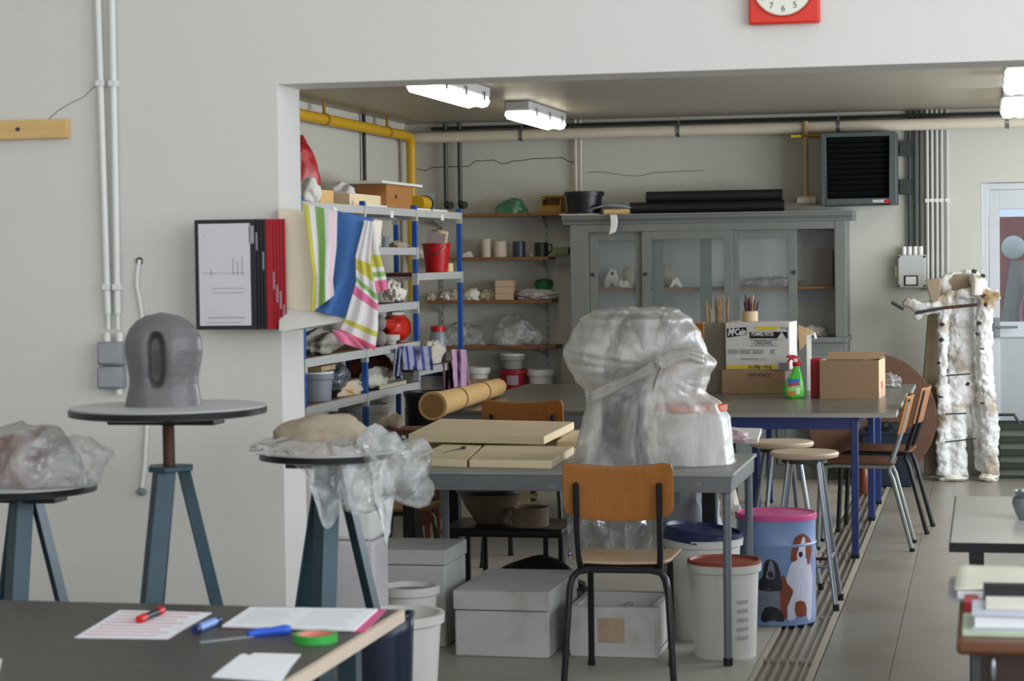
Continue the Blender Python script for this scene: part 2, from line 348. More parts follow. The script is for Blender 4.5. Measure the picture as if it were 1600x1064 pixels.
# ------------------------------------------------------------------ ceiling lights of the workroom
m_lamp = glow('lit_diffuser', (255, 246, 222), 6.0)
def batten(y0, y1, x, label):
    t = thing('ceiling_light', label, 'light', (x, (y0+y1)/2, HC-.11), 0, 'fluorescent ceiling lights'); h = (y1-y0)/2
    part(MB().box(-.085, .085, -h, h, .045, .11), 'housing', mat('lamp_housing', (176, 176, 176), .5), t, .012)
    d = MB()
    prof = [(-.08, .045), (-.085, .02), (-.07, -.005), (-.04, -.012), (-.012, -.004), (.012, -.004), (.04, -.012), (.07, -.005), (.085, .02), (.08, .045)]
    d.prism([V((a, -h+.01, b)) for a, b in prof], (0, 2*h-.02, 0)); part(d, 'diffuser', m_lamp, t, .01)
    for yy in (-h*.7, 0, h*.7):
        for s in (-1, 1): part(MB().box(s*.088-.006, s*.088+.006, yy-.02, yy+.02, .02, .07), 'clip', m_steel, t)
batten(10.85, 12.1, -2.91, 'bright fluorescent ceiling light farther from the yellow pipe corner')
batten(13.2, 14.4, -2.91, 'bright fluorescent ceiling light above the back shelves by the cream pipe')
batten(11.15, 12.35, .19, 'bright fluorescent ceiling light above the aisle, away from the far wall')
batten(13.3, 14.5, .19, 'bright fluorescent ceiling light close to the far wall above the door')

# ------------------------------------------------------------------ pipes
m_yel = mat('yellow_gas_pipe', (205, 160, 26), .4, var=.08); m_cream = mat('cream_pipe', (205, 194, 176), .45, var=.05)
m_gpipe = mat('green_grey_pipe', (66, 72, 68), .45, .3, var=.2)
def arc(a, b, c, n=6):      # rounded corner through b
    a, b, c = V(a), V(b), V(c); return [a.lerp(b, t)*(1-t)+b.lerp(c, t)*t for t in [i/n for i in range(n+1)]]
g = thing('gas_pipe', 'yellow gas pipe along the left wall turning down at the corner', 'pipe', (-4.1, 13.5, 2.46))
px_ = -4.1
wpart(MB().tube([(px_, 6.6, 2.465), (px_, 14.85, 2.465)]+arc((px_, 14.87, 2.465), (px_, 14.98, 2.465), (px_, 14.98, 2.36))+[(px_, 14.98, 1.2)], .036, 14), 'pipe', m_yel, g)
for y in (12.9, 14.35):
    wpart(MB().box(px_-.005, px_+.005, y-.02, y+.02, 2.5, HC-.001).tube([(px_, y-.02, 2.465), (px_, y+.02, 2.465)], .041, 14), 'hanger', mat('hanger', (160, 120, 40), .5), g)
g = thing('heating_pipe', 'thick cream pipe running along the far wall under the ceiling', 'pipe', (-1.5, 15.05, 2.43))
a = Yp(649, 214, 15.05); b = Yp(1640, 190.5, 15.05)
zp = (a.z+b.z)/2
wpart(MB().tube([(a.x-.02, 15.05, zp), (2.19, 15.05, zp)], .041, 16), 'pipe', m_cream, g)
for px in (815, 1060, 1310, 1574):
    q = Yp(px, 200, 15.05); wpart(MB().tube([(q.x-.012, 15.05, zp), (q.x+.012, 15.05, zp)], .047, 16).tube([(q.x, 15.05, zp+.04), (q.x, 15.05, HC-.001)], .005, 6), 'hanger', m_steel, g)
solo(MB().tube([(-4.0, 15.2, 2.53), (2.1, 15.2, 2.53)], .012, 8).tube([(-3.95, 15.2, 2.505), (2.1, 15.2, 2.505)], .009, 8), 'conduit', m_dark, 'pair of thin dark conduits under the ceiling above the cream pipe', 'conduit')
def vpipe(px, y, r, z0, z1, mt, label, foot=None, nm='pipe', py=300):
    x = Yp(px, py, y).x; p = [(x, y, z1), (x, y, z0)]
    mb = MB().tube(p, r, 10)
    if foot:  mb.tube([(x, y, z0), (x+.015, y-.03, z0-.02), (x+.05, y-.05, z0-.02)], [r*1.3, r*1.6, r*1.7], 12)
    return solo(mb, nm, mt, label, 'pipe')
vpipe(697, 15.18, .017, 1.98, HC, m_gpipe, 'dark green-grey drop pipe with elbow end, closer to the yellow pipe', 1)
vpipe(719, 15.18, .017, 1.98, HC, m_gpipe, 'dark green-grey drop pipe with elbow end, closer to the cabinet', 1)
vpipe(617, 15.1, .02, 1.2, HC, m_cream, 'cream vertical pipe in the corner, farther from the yellow pipe', None)
vpipe(629, 15.1, .02, 1.2, HC, m_cream, 'cream vertical pipe tucked against the yellow pipe', None)
solo(MB().tube([(-4.17, Xp(569, 230, -4.17).y, 1.2), (-4.17, Xp(569, 230, -4.17).y, HC)], .014, 10), 'pipe', m_black, 'thin black vertical pipe crossing behind the yellow pipe', 'pipe')
vpipe(900, 15.21, .011, 1.9, HC, m_cream, 'slim cream conduit rising from behind the black tub, near the shelves', None, 'conduit')
vpipe(908, 15.21, .011, 1.9, HC, m_cream, 'slim cream conduit rising from behind the black tub, near the heater', None, 'conduit')

# conduits down to the junction box and floor on the far wall
m_cond = mat('grey_conduit', (186, 188, 182), .45, var=.05)
for i, px in enumerate((1421, 1430, 1438)):
    vpipe(px, 15.215, .012, Yp(px, 398, 15.2).z, HC, m_dark, 'dark conduit dropping into the grey junction box, one of three', None, 'conduit')['group'] = 'dark conduits into the junction box'
for i, px in enumerate((1449, 1456.5, 1464, 1471.5, 1480)):
    o = thing('conduit', 'pale grey wall conduit running down behind the plaster figure', 'conduit', (Yp(px, 300, 15.22).x, 15.22, 1.3), 0, 'pale conduits behind the plaster figure')
    part(MB().tube([(0, 0, 0), (0, 0, HC-1.3)], .0115, 10), 'tube', m_cond, o)
    for z in (.62,): part(MB().box(-.015, .015, -.015, .03, z, z+.025), 'clip', m_whitep, o)
j0 = Yp(1403, 450, 15.1); j1 = Yp(1446, 398, 15.1)
t = thing('junction_box', 'grey junction box with small window on the far wall', 'electrical box', (j0.x, 15.13, j0.z)); w = j1.x-j0.x; h = j1.z-j0.z
part(MB().box(0, w, 0, .12, 0, h), 'body', mat('box_grey', (188, 190, 186), .5), t, .006)
part(MB().box(w*.22, w*.72, -.004, 0, h*.06, h*.38), 'window_frame', m_black, t); part(MB().box(w*.28, w*.66, -.006, -.004, h*.1, h*.34), 'window', m_whitep, t)
for a, b in ((.04, .06), (.96, .06), (.04, .94), (.96, .94)): part(MB().tube([(a*w, -.004, b*h), (a*w, .004, b*h)], .008), 'screw', m_blackpl, t)
for k in range(4): part(MB().tube([(w*(.22+.2*k), .05, h), (w*(.22+.2*k), .05, h+.06)], .016), 'gland', m_whitep, t)
part(MB().box(-.02, 0, .03, .06, h*.35, h*.65), 'side_tag', mat('tag', (214, 206, 170), .6), t)

# ------------------------------------------------------------------ unit heater
h0 = Yp(1283, 321, 14.8); h1 = Yp(1400, 205, 14.8); w = h1.x-h0.x; h = h1.z-h0.z
t = thing('unit_heater', 'dark grey unit heater with black louvres high on the far wall', 'heater', (h0.x, 14.8, h0.z))
m_heat = mat('heater_case', (84, 90, 92), .45, .2, var=.06)
part(MB().box(0, .035, 0, .4, 0, h).box(w-.045, w, 0, .4, 0, h).box(.035, w-.045, 0, .4, h-.03, h).box(.035, w-.045, 0, .4, 0, .045), 'case', m_heat, t, .004)
part(MB().box(.035, w-.045, .1, .11, .045, h-.03), 'core', m_black, t)
for k in range(11):
    z = .06+k*(h-.11)/10.6
    part(MB().obox((w/2-.005, .045, z+.01), (w-.085, .07, .004), (R(-38), 0, 0)), 'louvre', mat('louvre', (30, 31, 33), .35, .3), t)
for z in (.1, h-.12): part(MB().box(.02, .09, .4, .45, z, z+.05).box(w-.09, w-.02, .4, .45, z, z+.05), 'wall_bracket', m_dark, t)
lettering(t, 'MARK', .03, (w-.125, -.002, .022), m_whitep, shear=.3, off=.001)
patch(t, [(w-.085, -.001, .01), (w-.05, -.001, .01), (w-.05, -.001, .034), (w-.085, -.001, .034)], m_red, 'badge')
# pipework feeding the heater
t = thing('heater_pipework', 'cream drop pipe with valves feeding the unit heater', 'pipe', (h0.x-.1, 15.0, h0.z))
q = Yp(1259, 250, 15.0); zt = Yp(1259, 212, 15.0).z; zb = Yp(1259, 313, 15.0).z
wpart(MB().tube([(q.x, 15.0, zb), (q.x, 15.0, zt+.1)], .018, 10), 'riser', mat('beige_pipe', (176, 150, 104), .5), t)
wpart(MB().tube([(q.x-.06, 15.0, zb), (q.x+.07, 15.0, zb)], [.028, .034], 12).tube([(q.x+.07, 15.0, zb), (h0.x-.002, 15.0, zb)], .014, 8), 'lower_valve', m_cream, t)
wpart(MB().tube([(q.x-.03, 15.0, zt), (h0.x-.002, 15.0, zt)], .018, 10), 'upper_valve', mat('brass', (150, 120, 60), .4, .6), t)
wpart(MB().box(q.x-.1, q.x-.03, 14.97, 14.99, zt-.012, zt+.006), 'valve_lever', m_yellow, t)
for z in (.13, .40):
    q = V((h1.x+.05, 15.18, h0.z+z)); k = MB()
    for dz in (-.035, .03): k.tube([q+V((-.05, 0, dz)), q+V((.03, 0, dz))], .02, 8)
    k.box(q.x-.04, q.x+.04, 15.16, 15.249, q.z-.05, q.z+.05)
    solo(k, 'conduit_clamp', m_dark, 'dark clamp fitting between heater and conduits, %s one' % ('lower' if z < .2 else 'upper'), 'clamp')
# ================================================================== FRONT WALL FITTINGS
# wooden rail
a = Yp(110, 186, YF); b = Yp(110, 216, YF); t = thing('wooden_rail', 'short pale pine rail screwed to the wall left of the conduits', 'plank', (a.x-.3, YF-.03, b.z))
part(MB().box(-.45, .3, 0, .03, 0, a.z-b.z), 'plank', m_pine, t, .003); q = Yp(28, 202, YF-.03)-V(t.location)
part(MB().tube([(q.x, -.003, q.z), (q.x, .002, q.z)], .007), 'screw', m_dark, t)
# conduits and switch boxes
for i, (pa, pb) in enumerate((((153, 0), (169, 490)), ((175, 0), (184, 490)))):
    A = Yp(*pa, YF-.016); B = Yp(*pb, YF-.016); d = (A-B)
    t = thing('conduit', 'white plastic conduit on the left wall, the one %s the wooden rail' % ('nearer' if i == 0 else 'farther from'), 'conduit', B)
    part(MB().tube([(0, 0, 0), tuple(d*1.9)], .0105, 12), 'tube', m_white, t)
    part(MB().tube([(0, 0, -.05), (0, 0, 0)], .006, 10), 'cable', m_white, t)
    for f_ in (.735, .085): part(MB().box(d.x*f_-.014, d.x*f_+.014, -.014, .016, d.z*f_-.01, d.z*f_+.01), 'clip', m_white, t, .003)
for i, (y0, y1) in enumerate(((571, 534), (608, 572.5))):
    A = Yp(151, y0, YF-.05); B = Yp(189, y1, YF-.05); w = B.x-A.x; h = B.z-A.z
    t = thing('switch_box', 'grey wall switch box below the conduits, the %s of two' % ('upper' if i == 0 else 'lower'), 'switch', (A.x, YF-.05, A.z))
    part(MB().box(0, w, 0, .05, 0, h), 'body', mat('switch_grey', (140, 141, 146), .5, var=.03), t, .007)
    part(MB().box(.007, w-.007, -.004, 0, .007, h-.007), 'cover', mat('switch_cover', (150, 151, 156), .45, var=.02), t, .002)
    if i == 0:
        for k in (.3, .8): part(MB().tube([(w*k, .03, h), (w*k, .03, h+.028)], .011), 'gland', m_white, t)
    else: part(MB().tube([(w*.75, .03, 0), (w*.75, .03, -.018)], .011), 'gland', m_white, t)
# loose cable from a hole
pts = [(218, 406), (215, 425), (214, 445), (218, 465), (222, 490), (226, 560), (230, 660), (226, 730), (222, 762)]
mb = MB().tube([Yp(a, b, YF-.008+(.006 if i == 0 else 0)) for i, (a, b) in enumerate(pts)], .0065, 8)
t = thing('wall_cable', 'loose white cable hanging from a hole in the wall behind the clay form', 'cable', Yp(222, 765, YF-.01)); wpart(mb, 'cable', m_white, t)
wpart(MB().tube([Yp(218, 408, YF-.004), Yp(218, 408, YF+.004)], .013), 'hole_rim', mat('hole', (88, 74, 62), .9), t)
q = Yp(221, 768, YF-.012); wpart(MB().blob(q, (.016, .011, .013), .05), 'end_cap', m_grey, t)
# clock
c0 = Yp(1170, 39, YF-.03); c1 = Yp(1281, 38, YF-.03); w = c1.x-c0.x; hz = c0.z
t = thing('wall_clock', 'square red wall clock with round cream dial above the opening', 'clock', (c0.x, YF-.035, hz))
part(MB().box(0, w, 0, .034, 0, w), 'case', mat('clock_red', (212, 42, 22), .35, var=.03), t, .006)
cx, cz = w*.49, w*.54; rd = w*.425
T = Matrix.Translation((cx, 0, cz))@Matrix.Rotation(R(90), 4, 'X')
part(MB().lathe([(rd, 0), (rd, .001), (rd-.002, .0025), (0, .0025)], T=T, n=48), 'dial', mat('dial', (226, 224, 208), .5, var=.02), t)
part(MB().lathe([(rd, 0), (rd+.004, .006), (rd+.006, 0)], T=T, n=48), 'bezel', mat('bezel', (190, 50, 20), .4), t)
for n in range(1, 13):
    an = PI/2-n*PI/6; lettering(t, str(n), .026, (cx+rd*.78*math.cos(an), -.0032, cz+rd*.78*math.sin(an)), m_ink, 'numeral')
for an, L, ww in ((PI/2-4.62*PI/6, rd*.52, .0035), (PI/2-PI*2*.36, rd*.7, .0022)):
    part(MB().tube([(cx, -.005, cz), (cx+L*math.cos(an), -.005, cz+L*math.sin(an))], ww, 6), 'hand', m_ink, t)
part(MB().tube([(cx, -.002, cz), (cx, -.009, cz)], .006), 'hub', m_ink, t)
# flip-panel reader on the wall
A = Yp(307, 515, 6.2); B = Yp(393, 341, 6.2); w = (B.x-A.x)*1.06; h = B.z-A.z-.003
t = thing('panel_reader', 'wall reader of black and red framed sheets with index tabs', 'document display', (A.x, 6.2, A.z))
m_rb = mat('reader_black', (30, 32, 38), .4, var=.05); m_rr = mat('reader_red', (168, 26, 38), .4, var=.05)
m_tab = mat('index_tab', (150, 150, 156), .3, var=.1)
part(MB().box(.02, w*.8, .06, .1, .02, h-.02), 'wall_bracket', m_dark, t)
random.seed(3)
for k in range(9):
    dx = .0085*k if k < 4 else .0085*k+.012; dy = .006*k; mt = m_rb if k < 4 else m_rr
    o = part(MB().box(dx, dx+w, dy, dy+.004, 0, h).box(dx+w-.006, dx+w, dy-.0015, dy, 0, h).box(dx, dx+.012, dy-.002, dy, 0, h).box(dx+.012, dx+w, dy-.002, dy, 0, .011).box(dx+.012, dx+w, dy-.002, dy, h-.011, h), 'panel', mt, t, .001)
    if k in (0, 1, 3, 5, 6, 7, 8):
        z = h*(.78-.09*k)+.01*(k % 2); part(MB().box(dx+w-.02, dx+w-.004, dy-.003, dy-.0015, z, z+.055), 'index_tab', m_tab, o)
s = part(MB().box(.013, (B.x-A.x)-.006, -.003, -.001, .012, h-.012), 'paper_sheet', mat('sheet', (208, 202, 206), .4, var=.03), t)
m_pt = mat('faint_print', (176, 166, 172), .8); m_pr = mat('faint_red_print', (190, 140, 150), .8); wz = B.x-A.x
for (u0, u1, v, th, mm) in ((.3, .86, .37, .003, m_pt), (.3, .86, .33, .003, m_pt), (.12, .86, .51, .002, m_pr), (.22, .86, .1, .005, m_pt), (.18, .8, .06, .002, m_pr), (.66, .68, .5, .05, m_pt), (.74, .76, .5, .04, m_pt), (.82, .84, .5, .055, m_pt), (.28, .3, .49, .02, m_pt), (.16, .19, .85, .003, m_pt)):
    part(MB().box(wz*u0, wz*u1, -.0036, -.003, h*v, h*v+th), 'print_line', mm, s, sm=0)
# cream wall box with a slanted ledge, fixed to the jamb
def q3(px, py, y): return Yp(px, py, y)
m_crm = mat('cream_enamel', (236, 222, 196), .5, var=.03); m_ledge = mat('pale_enamel', (218, 214, 206), .5, var=.03)
yb = 6.27
P = [q3(433, 326, yb), q3(582, 343, yb), q3(560, 497, yb), q3(447, 482, yb), q3(436, 517, yb)]
t = thing('wall_hood', 'cream metal box with slanted bottom ledge fixed to the opening corner', 'wall box', (P[4].x, yb, P[4].z))
wpart(MB().prism([P[0], P[1], P[2], P[3]+V((-.02, 0, 0))], (0, .12, 0)), 'front_plate', m_crm, t, .006)
Q = [q3(447, 481, yb-.002), q3(556, 496, yb-.002), q3(556, 499, yb-.02), q3(446, 517, yb-.075), q3(436, 517, yb-.07), q3(436, 484, yb-.002)]
wpart(MB().add(Q+[p+V((0, .1, -.002)) for p in Q], [(0, 1, 2, 3), (0, 3, 4, 5), (6, 9, 8, 7), (6, 11, 10, 9), (1, 7, 8, 2), (2, 8, 9, 3), (3, 9, 10, 4), (4, 10, 11, 5), (5, 11, 6, 0), (0, 6, 7, 1)]), 'slanted_ledge', m_ledge, t)
# towels: strips through pixel rows, with folds in depth
def cloth(rows, y, folds, amp, seed, nu=28, nv=40):
    def fn(u, v):
        k = v*(len(rows)-1); i = min(int(k), len(rows)-2); s = k-i; s = s*s*(3-2*s)
        l = V(rows[i][0]).lerp(V(rows[i+1][0]), s); r = V(rows[i][1]).lerp(V(rows[i+1][1]), s); p = l.lerp(r, u)
        yy = y-amp*(.2+.8*v)*(math.sin(u*folds*PI+seed+v*1.5)+.4*noise.noise(V((u*4, v*3, seed))))
        return Yp(p.x, p.y, yy)
    return MB().sheet(fn, nu, nv)
W_, Y_, G_, K_, GR_ = (222, 216, 214), (196, 188, 84), (136, 176, 100), (216, 116, 150), (200, 190, 186)
mL = stripes('towel_stripes_long', [(0, Y_), (.16, W_), (.34, G_), (.62, W_), (.8, (236, 196, 206)), (.92, W_)], 'x')
mR = stripes('towel_stripes_cross', [(0, W_), (.3, Y_), (.38, W_), (.43, G_), (.5, W_), (.55, K_), (.6, W_), (.8, Y_), (.85, W_), (.92, (216, 90, 116)), (.99, W_)], 'y')
t = thing('striped_towel', 'white towel with yellow, green and pink stripes draped over the cream box', 'towel', Yp(540, 545, 6.15))
a = cloth([((474, 318), (527, 330)), ((482, 380), (526, 385)), ((489, 430), (520, 440)), ((487, 487), (522, 462))], 6.225, 3, .012, 1)
wpart(a, 'towel_fold', mL, t, thick=.004, sm=60)
a = cloth([((570, 345), (583, 346)), ((556, 400), (578, 405)), ((557, 440), (590, 470)), ((541, 495), (590, 515)), ((530, 520), (585, 548))], 6.215, 4, .012, 2)
wpart(a, 'towel_fold', mR, t, thick=.004, sm=60)
a = cloth([((568, 344), (584, 346)), ((570, 390), (592, 392)), ((580, 430), (602, 428)), ((588, 458), (606, 452))], 6.235, 3, .006, 6, 12, 24)
wpart(a, 'towel_fold', stripes('towel_stripes_corner', [(0, W_), (.42, Y_), (.54, W_), (.6, G_), (.74, W_), (.8, K_)], 'y'), t, thick=.004, sm=60)
a = cloth([((519, 515), (545, 522)), ((530, 535), (575, 548))], 6.2, 3, .008, 4, 10, 8)
wpart(a, 'towel_corner', mat('towel_pink', (222, 120, 150), .95, var=.2, scale=40), t, thick=.004, sm=60)
a = cloth([((505, 325), (584, 342)), ((522, 345), (582, 360)), ((519, 400), (578, 385)), ((516, 445), (560, 440)), ((492, 486), (540, 497))], 6.245, 3, .01, 3)
solo(a, 'blue_towel', mat('blue_terry', (80, 120, 182), .95, var=.18, scale=60, bump=.5, spec=.1), 'plain blue terry towel hanging between the striped towel folds', 'towel', thick=.005, sm=60)
# ================================================================== MODELLING STANDS
m_teal = mat('teal_paint', (44, 66, 76), .4, .2, var=.18, scale=14, stain=((70, 62, 54), 9, .66, .8))
m_rust = mat('rusty_steel', (84, 56, 44), .6, .5, var=.25, scale=30)
m_top = mat('stand_top', (186, 186, 182), .5, var=.05)
def stand(pos, rad, post, label, a0=-80, hubw=.055):
    t = thing('modelling_stand', label, 'stand', (pos.x, pos.y, 0)); z = pos.z
    part(MB().lathe([(rad-.004, z-.006), (rad-.002, z), (0, z)], n=48).lathe([(rad-.004, z-.006), (0, z-.006)], n=48), 'top_plate', m_top, t)
    part(MB().lathe([(rad-.02, z-.026), (rad, z-.022), (rad+.001, z-.01), (rad-.002, z-.005), (rad-.02, z-.005)], n=48), 'rim', m_blackpl, t)
    part(MB().box(-rad*.6, rad*.55, -.045, .045, z-.05, z-.026), 'cross_plate', m_black, t, .004)
    zh = z-.03-post
    part(MB().tube([(0, 0, z-.04), (0, 0, zh-.03)], .0165, 14), 'spindle', m_rust, t)
    hub = MB(); ring = [V((hubw*1.25*math.cos(R(a0+120*k+d)), hubw*1.25*math.sin(R(a0+120*k+d)), zh-.012)) for k in range(3) for d in (-22, 22)]
    part(hub.prism(ring, (0, 0, .014)), 'hub_plate', m_teal, t, .002)
    for k in range(3):
        an = R(a0+120*k); d = V((math.cos(an), math.sin(an), 0)); p = V((-d.y, d.x, 0)); a = d*hubw+V((0, 0, zh-.004)); b = d*(hubw+.22*zh)
        q = MB()                                # folded angle iron: two flanges meeting on the outer edge
        for s in (-1, 1):
            w = p*s*.036-d*.03; th = p*s*.004+d*.004
            q.add([a, a+w, a+w-th, a-th*0-d*.006, b, b+w, b+w-th, b-d*.006], [(0, 1, 2, 3), (4, 7, 6, 5), (0, 4, 5, 1), (1, 5, 6, 2), (2, 6, 7, 3), (3, 7, 4, 0)])
        part(q, 'leg', m_teal, t, sm=0)
    return t
c = Yp(262.5, 634, 5.4)
stand(c, .268, .135, 'tall dark teal modelling stand holding the grey clay form', -100)
# grey clay form: an arch-shaped hood with a finger-wide slot
def form(u, v):
    an = u*2*PI; h = .255*v; k = v
    prof = [(0, .104), (.1, .1), (.22, .094), (.32, .094), (.45, .1), (.6, .106), (.72, .103), (.83, .09), (.91, .07), (.965, .045), (1, .0005)]
    for i in range(len(prof)-1):
        if prof[i][0] <= k <= prof[i+1][0]:
            s = (k-prof[i][0])/(prof[i+1][0]-prof[i][0]); r = prof[i][1]*(1-s)+prof[i+1][1]*s; break
    x = r*math.cos(an); y = r*.72*math.sin(an)
    if y < 0:                                    # towards the viewer: slot plus two ridges
        dx = (x+.02)/.02; dz = (h-.128)/.07
        q = max(abs(dx), 0)**2.6+abs(dz)**4
        y += .05*max(0, min(1, 1.5-q*1.0))*(1 if q < 1.5 else 0)
        y -= .012*math.exp(-((abs(x+.02)-.042)/.02)**2)*math.exp(-((h-.12)/.07)**2)
    return (x+.004*math.sin(k*PI), y+.0008*math.sin(h*900), h)
solo(MB().sheet(form, 128, 90), 'clay_form', mat('grey_clay', (104, 99, 100), .38, var=.14, scale=10, bump=.25), 'grey clay hood-shaped form with a vertical slot on the tall stand', 'sculpture', sm=70).location = (Yp(257, 634, 5.4).x, 5.4, c.z)
bpy.data.objects['clay_form'].rotation_euler = (0, 0, R(22))
# stand with bag of clay
c2 = Yp(515, 703, 5.75); c2.z = Z(515, 703, c2.z).z
stand(c2, .20, .0, 'lower dark teal modelling stand beside the jamb, under a clay slab and film', -85, .05)
q = Yp(522, 700, 5.75)
solo(MB().blob((c2.x-.03, 5.78, c2.z-.002), (.165, .13, .1), .12, 1.4, 3, 36, 22, .0), 'clay_slab', mat('beige_clay', (168, 152, 132), .8, var=.12, scale=8, stain=((120, 92, 62), 6, .6, .8)), 'beige mound of clay on the lower stand under plastic film', 'clay')
def crumple(c, rad, seed, amp=.35, nu=44, nv=26, flat=-1., freq=2.4):
    return MB().crum(c, rad, amp*1.2, freq, seed, max(nu, 48), max(nv, 28), flat)
def bagfn(u, v):                          # film laid over the clay, gathered and hanging off the near right side
    x = c2.x-.2+.42*u; dx = x-c2.x; q = V((u*4.5, v*4.5, 2)); w = V((noise.noise(q), noise.noise(q+V((7, 0, 0))), 0))*.3
    cr = (noise.voronoi(q+w)[0][0]-.4)*.05+noise.noise(q*.6)*.02
    vv = min(v/.6, 1); yy = 5.79-.17*vv
    z = c2.z+.014+.06*math.exp(-((dx+.03)/.13)**2-((yy-5.78)/.12)**2)+abs(cr)*.5
    if u > .82: z -= (u-.82)*.55*vv
    if v > .6: k = (v-.6)/.4; yy -= .03*k+.02*noise.noise(V((u*9, v*2, 4))); z -= k*(.03+.2*min(1, max(0, (u-.3)/.25)))*(.75+.5*noise.noise(V((u*6, 1, 1))))
    return (x+cr*.4, yy+cr*.7, z)
solo(MB().sheet(bagfn, 72, 60), 'plastic_sheet', m_clear, 'crumpled clear plastic film draped over the clay on the lower stand', 'plastic sheet', sm=50)
solo(crumple((c2.x+.2, 5.66, c2.z-.055), (.11, .08, .11), 8, .45), 'plastic_bag', m_clear, 'bunched end of clear plastic bag dangling beside the lower stand', 'plastic bag', sm=50)
# third stand, at the left
c3 = Yp(38, 756, 5.5)
stand(c3, .202, .0, 'low dark teal modelling stand holding the red-brown wrapped block', -85, .05)
solo(MB().slab([(c3.x-.13, 5.46), (c3.x+.03, 5.43), (c3.x+.06, 5.54), (c3.x-.09, 5.6)], c3.z, c3.z+.1).prism([(c3.x-.1, 5.47, c3.z+.1), (c3.x+.03, 5.44, c3.z+.1), (c3.x+.05, 5.52, c3.z+.14)], (-.02, .07, .02)), 'clay_block', mat('red_clay', (128, 76, 66), .5, var=.15), 'red-brown clay block wrapped in film on the low stand', 'clay', .012)
solo(crumple((c3.x+.015, 5.5, c3.z+.002), (.19, .15, .185), 5, .22, 54, 30, .0), 'plastic_bag', m_clear, 'clear plastic bag puffed around the red-brown clay block', 'plastic bag', sm=80)

solo(crumple((c3.x+.17, 5.47, c3.z+.07), (.11, .08, .075), 9, .3), 'plastic_bag', film('thin_film', (228, 230, 228), .03, .2, .2, 9, .35), 'thin clear bag end puffing out beyond the low stand', 'plastic bag', sm=50)
# ================================================================== FOREGROUND TABLE
ZT = .75
m_ftop = mat('dark_tabletop', (66, 62, 58), .42, var=.12, scale=4, bump=.05, stain=((96, 90, 84), 7, .64, .8))
A = Z(622, 951, ZT); Bq = Z(470, 1064, ZT); yN = 2.55; xr = -1.33
t = thing('work_table', 'dark-topped table with pale wooden edge, papers and pens on it', 'table', (-2.3, 3.65, 0))
wpart(MB().box(-3.4, xr-.012, yN, 4.74, ZT-.028, ZT), 'tabletop', m_ftop, t, .002)
wpart(MB().box(xr-.012, xr, yN, 4.74, ZT-.028, ZT-.0005), 'edge_strip', mat('pale_edge', (196, 178, 158), .6), t)
wpart(MB().box(-3.3, xr-.12, yN+.08, yN+.12, ZT-.1, ZT-.028).box(-3.3, xr-.12, 4.6, 4.64, ZT-.1, ZT-.028), 'apron', m_teal, t)
for x, y in ((-3.28, yN+.1), (-3.28, 4.62), (xr-.1, yN+.1), (xr-.1, 4.62)): wpart(MB().box(x-.022, x+.022, y-.022, y+.022, 0, ZT-.028), 'leg', m_teal, t)
def sheet_px(pts, z, th=.0012): return MB().slab([Z(a, b, z+th) for a, b in pts], z, z+th)
t = thing('ruled_paper', 'sheet of paper with red handwriting under a red marker', 'paper', Z(224, 975, ZT))
wpart(sheet_px([(187, 953), (331, 957), (262, 998), (116, 996)], ZT), 'sheet', m_paper, t)
m_rline = mat('red_ink', (206, 120, 140), .8)
for k in range(8):
    f_ = .08+k*.115; l = V((187, 953)).lerp(V((116, 996)), f_); r = V((331, 957)).lerp(V((262, 998)), f_); l2, r2 = l.lerp(r, .05), l.lerp(r, .9-.2*((k*7) % 3)/3)
    wpart(MB().slab([Z(l2.x, l2.y-.5, ZT+.0014), Z(r2.x, r2.y-.5, ZT+.0014), Z(r2.x, r2.y+.4, ZT+.0014), Z(l2.x, l2.y+.4, ZT+.0014)], ZT+.0013, ZT+.0017), 'writing_line', m_rline, t, sm=0)
def pen(p0, p1, z, r, segs, name, label, cat):
    a = Z(*p0, z+r); b = Z(*p1, z+r); t = thing(name, label, cat, (a+b)/2-V((0, 0, r)))
    for f0, f1, k, mt, nm in segs: wpart(MB().tube([a.lerp(b, f0), a.lerp(b, f1)], r*k, 12), nm, mt, t, .0008)
m_blu = mat('blue_plastic', (36, 84, 190), .35)
pen((217, 968), (253, 953), ZT+.0015, .009, [(0, .25, 1.05, m_red, 'cap'), (.25, .8, .95, m_blackpl, 'barrel'), (.8, 1, 1.1, m_red, 'plug')], 'marker_pen', 'black marker with red ends lying on the red-ruled paper', 'pen')
pen((304, 984), (343, 968), ZT, .0095, [(0, .15, 1.02, mat('navy', (30, 40, 90), .4), 'end_plug'), (.15, .8, 1, mat('blue_white', (120, 150, 210), .35), 'barrel'), (.8, 1, .9, mat('navy', (30, 40, 90), .4), 'cap')], 'marker_pen', 'short blue and white marker between the two papers', 'pen')
t = thing('paper_folder', 'stack of white printed pages on a pink folder by table corner', 'folder', Z(480, 966, ZT))
wpart(sheet_px([(396, 949), (603, 952), (570, 986), (349, 979)], ZT, .003), 'folder', mat('pink_folder', (206, 84, 130), .5), t)
wpart(sheet_px([(391, 948), (590, 951), (553, 984), (347, 977)], ZT+.003, .004), 'page_stack', m_paper, t)
for k in range(7):
    f_ = .15+k*.11; l = V((391, 948)).lerp(V((347, 977)), f_); r = V((590, 951)).lerp(V((553, 984)), f_)
    for u0, u1 in ((.06, .42), (.52, .92)): 
        a, b = l.lerp(r, u0), l.lerp(r, u1-.1*((k*5) % 3)/3); z = ZT+.0072
        wpart(MB().slab([Z(a.x, a.y-.3, z), Z(b.x, b.y-.3, z), Z(b.x, b.y+.5, z), Z(a.x, a.y+.5, z)], z, z+.0003), 'print_line', mat('pale_print', (196, 196, 206), .8), t, sm=0)
a = Z(312, 1001, ZT+.004); b = Z(394, 990, ZT+.006); c = Z(453, 983, ZT+.01)
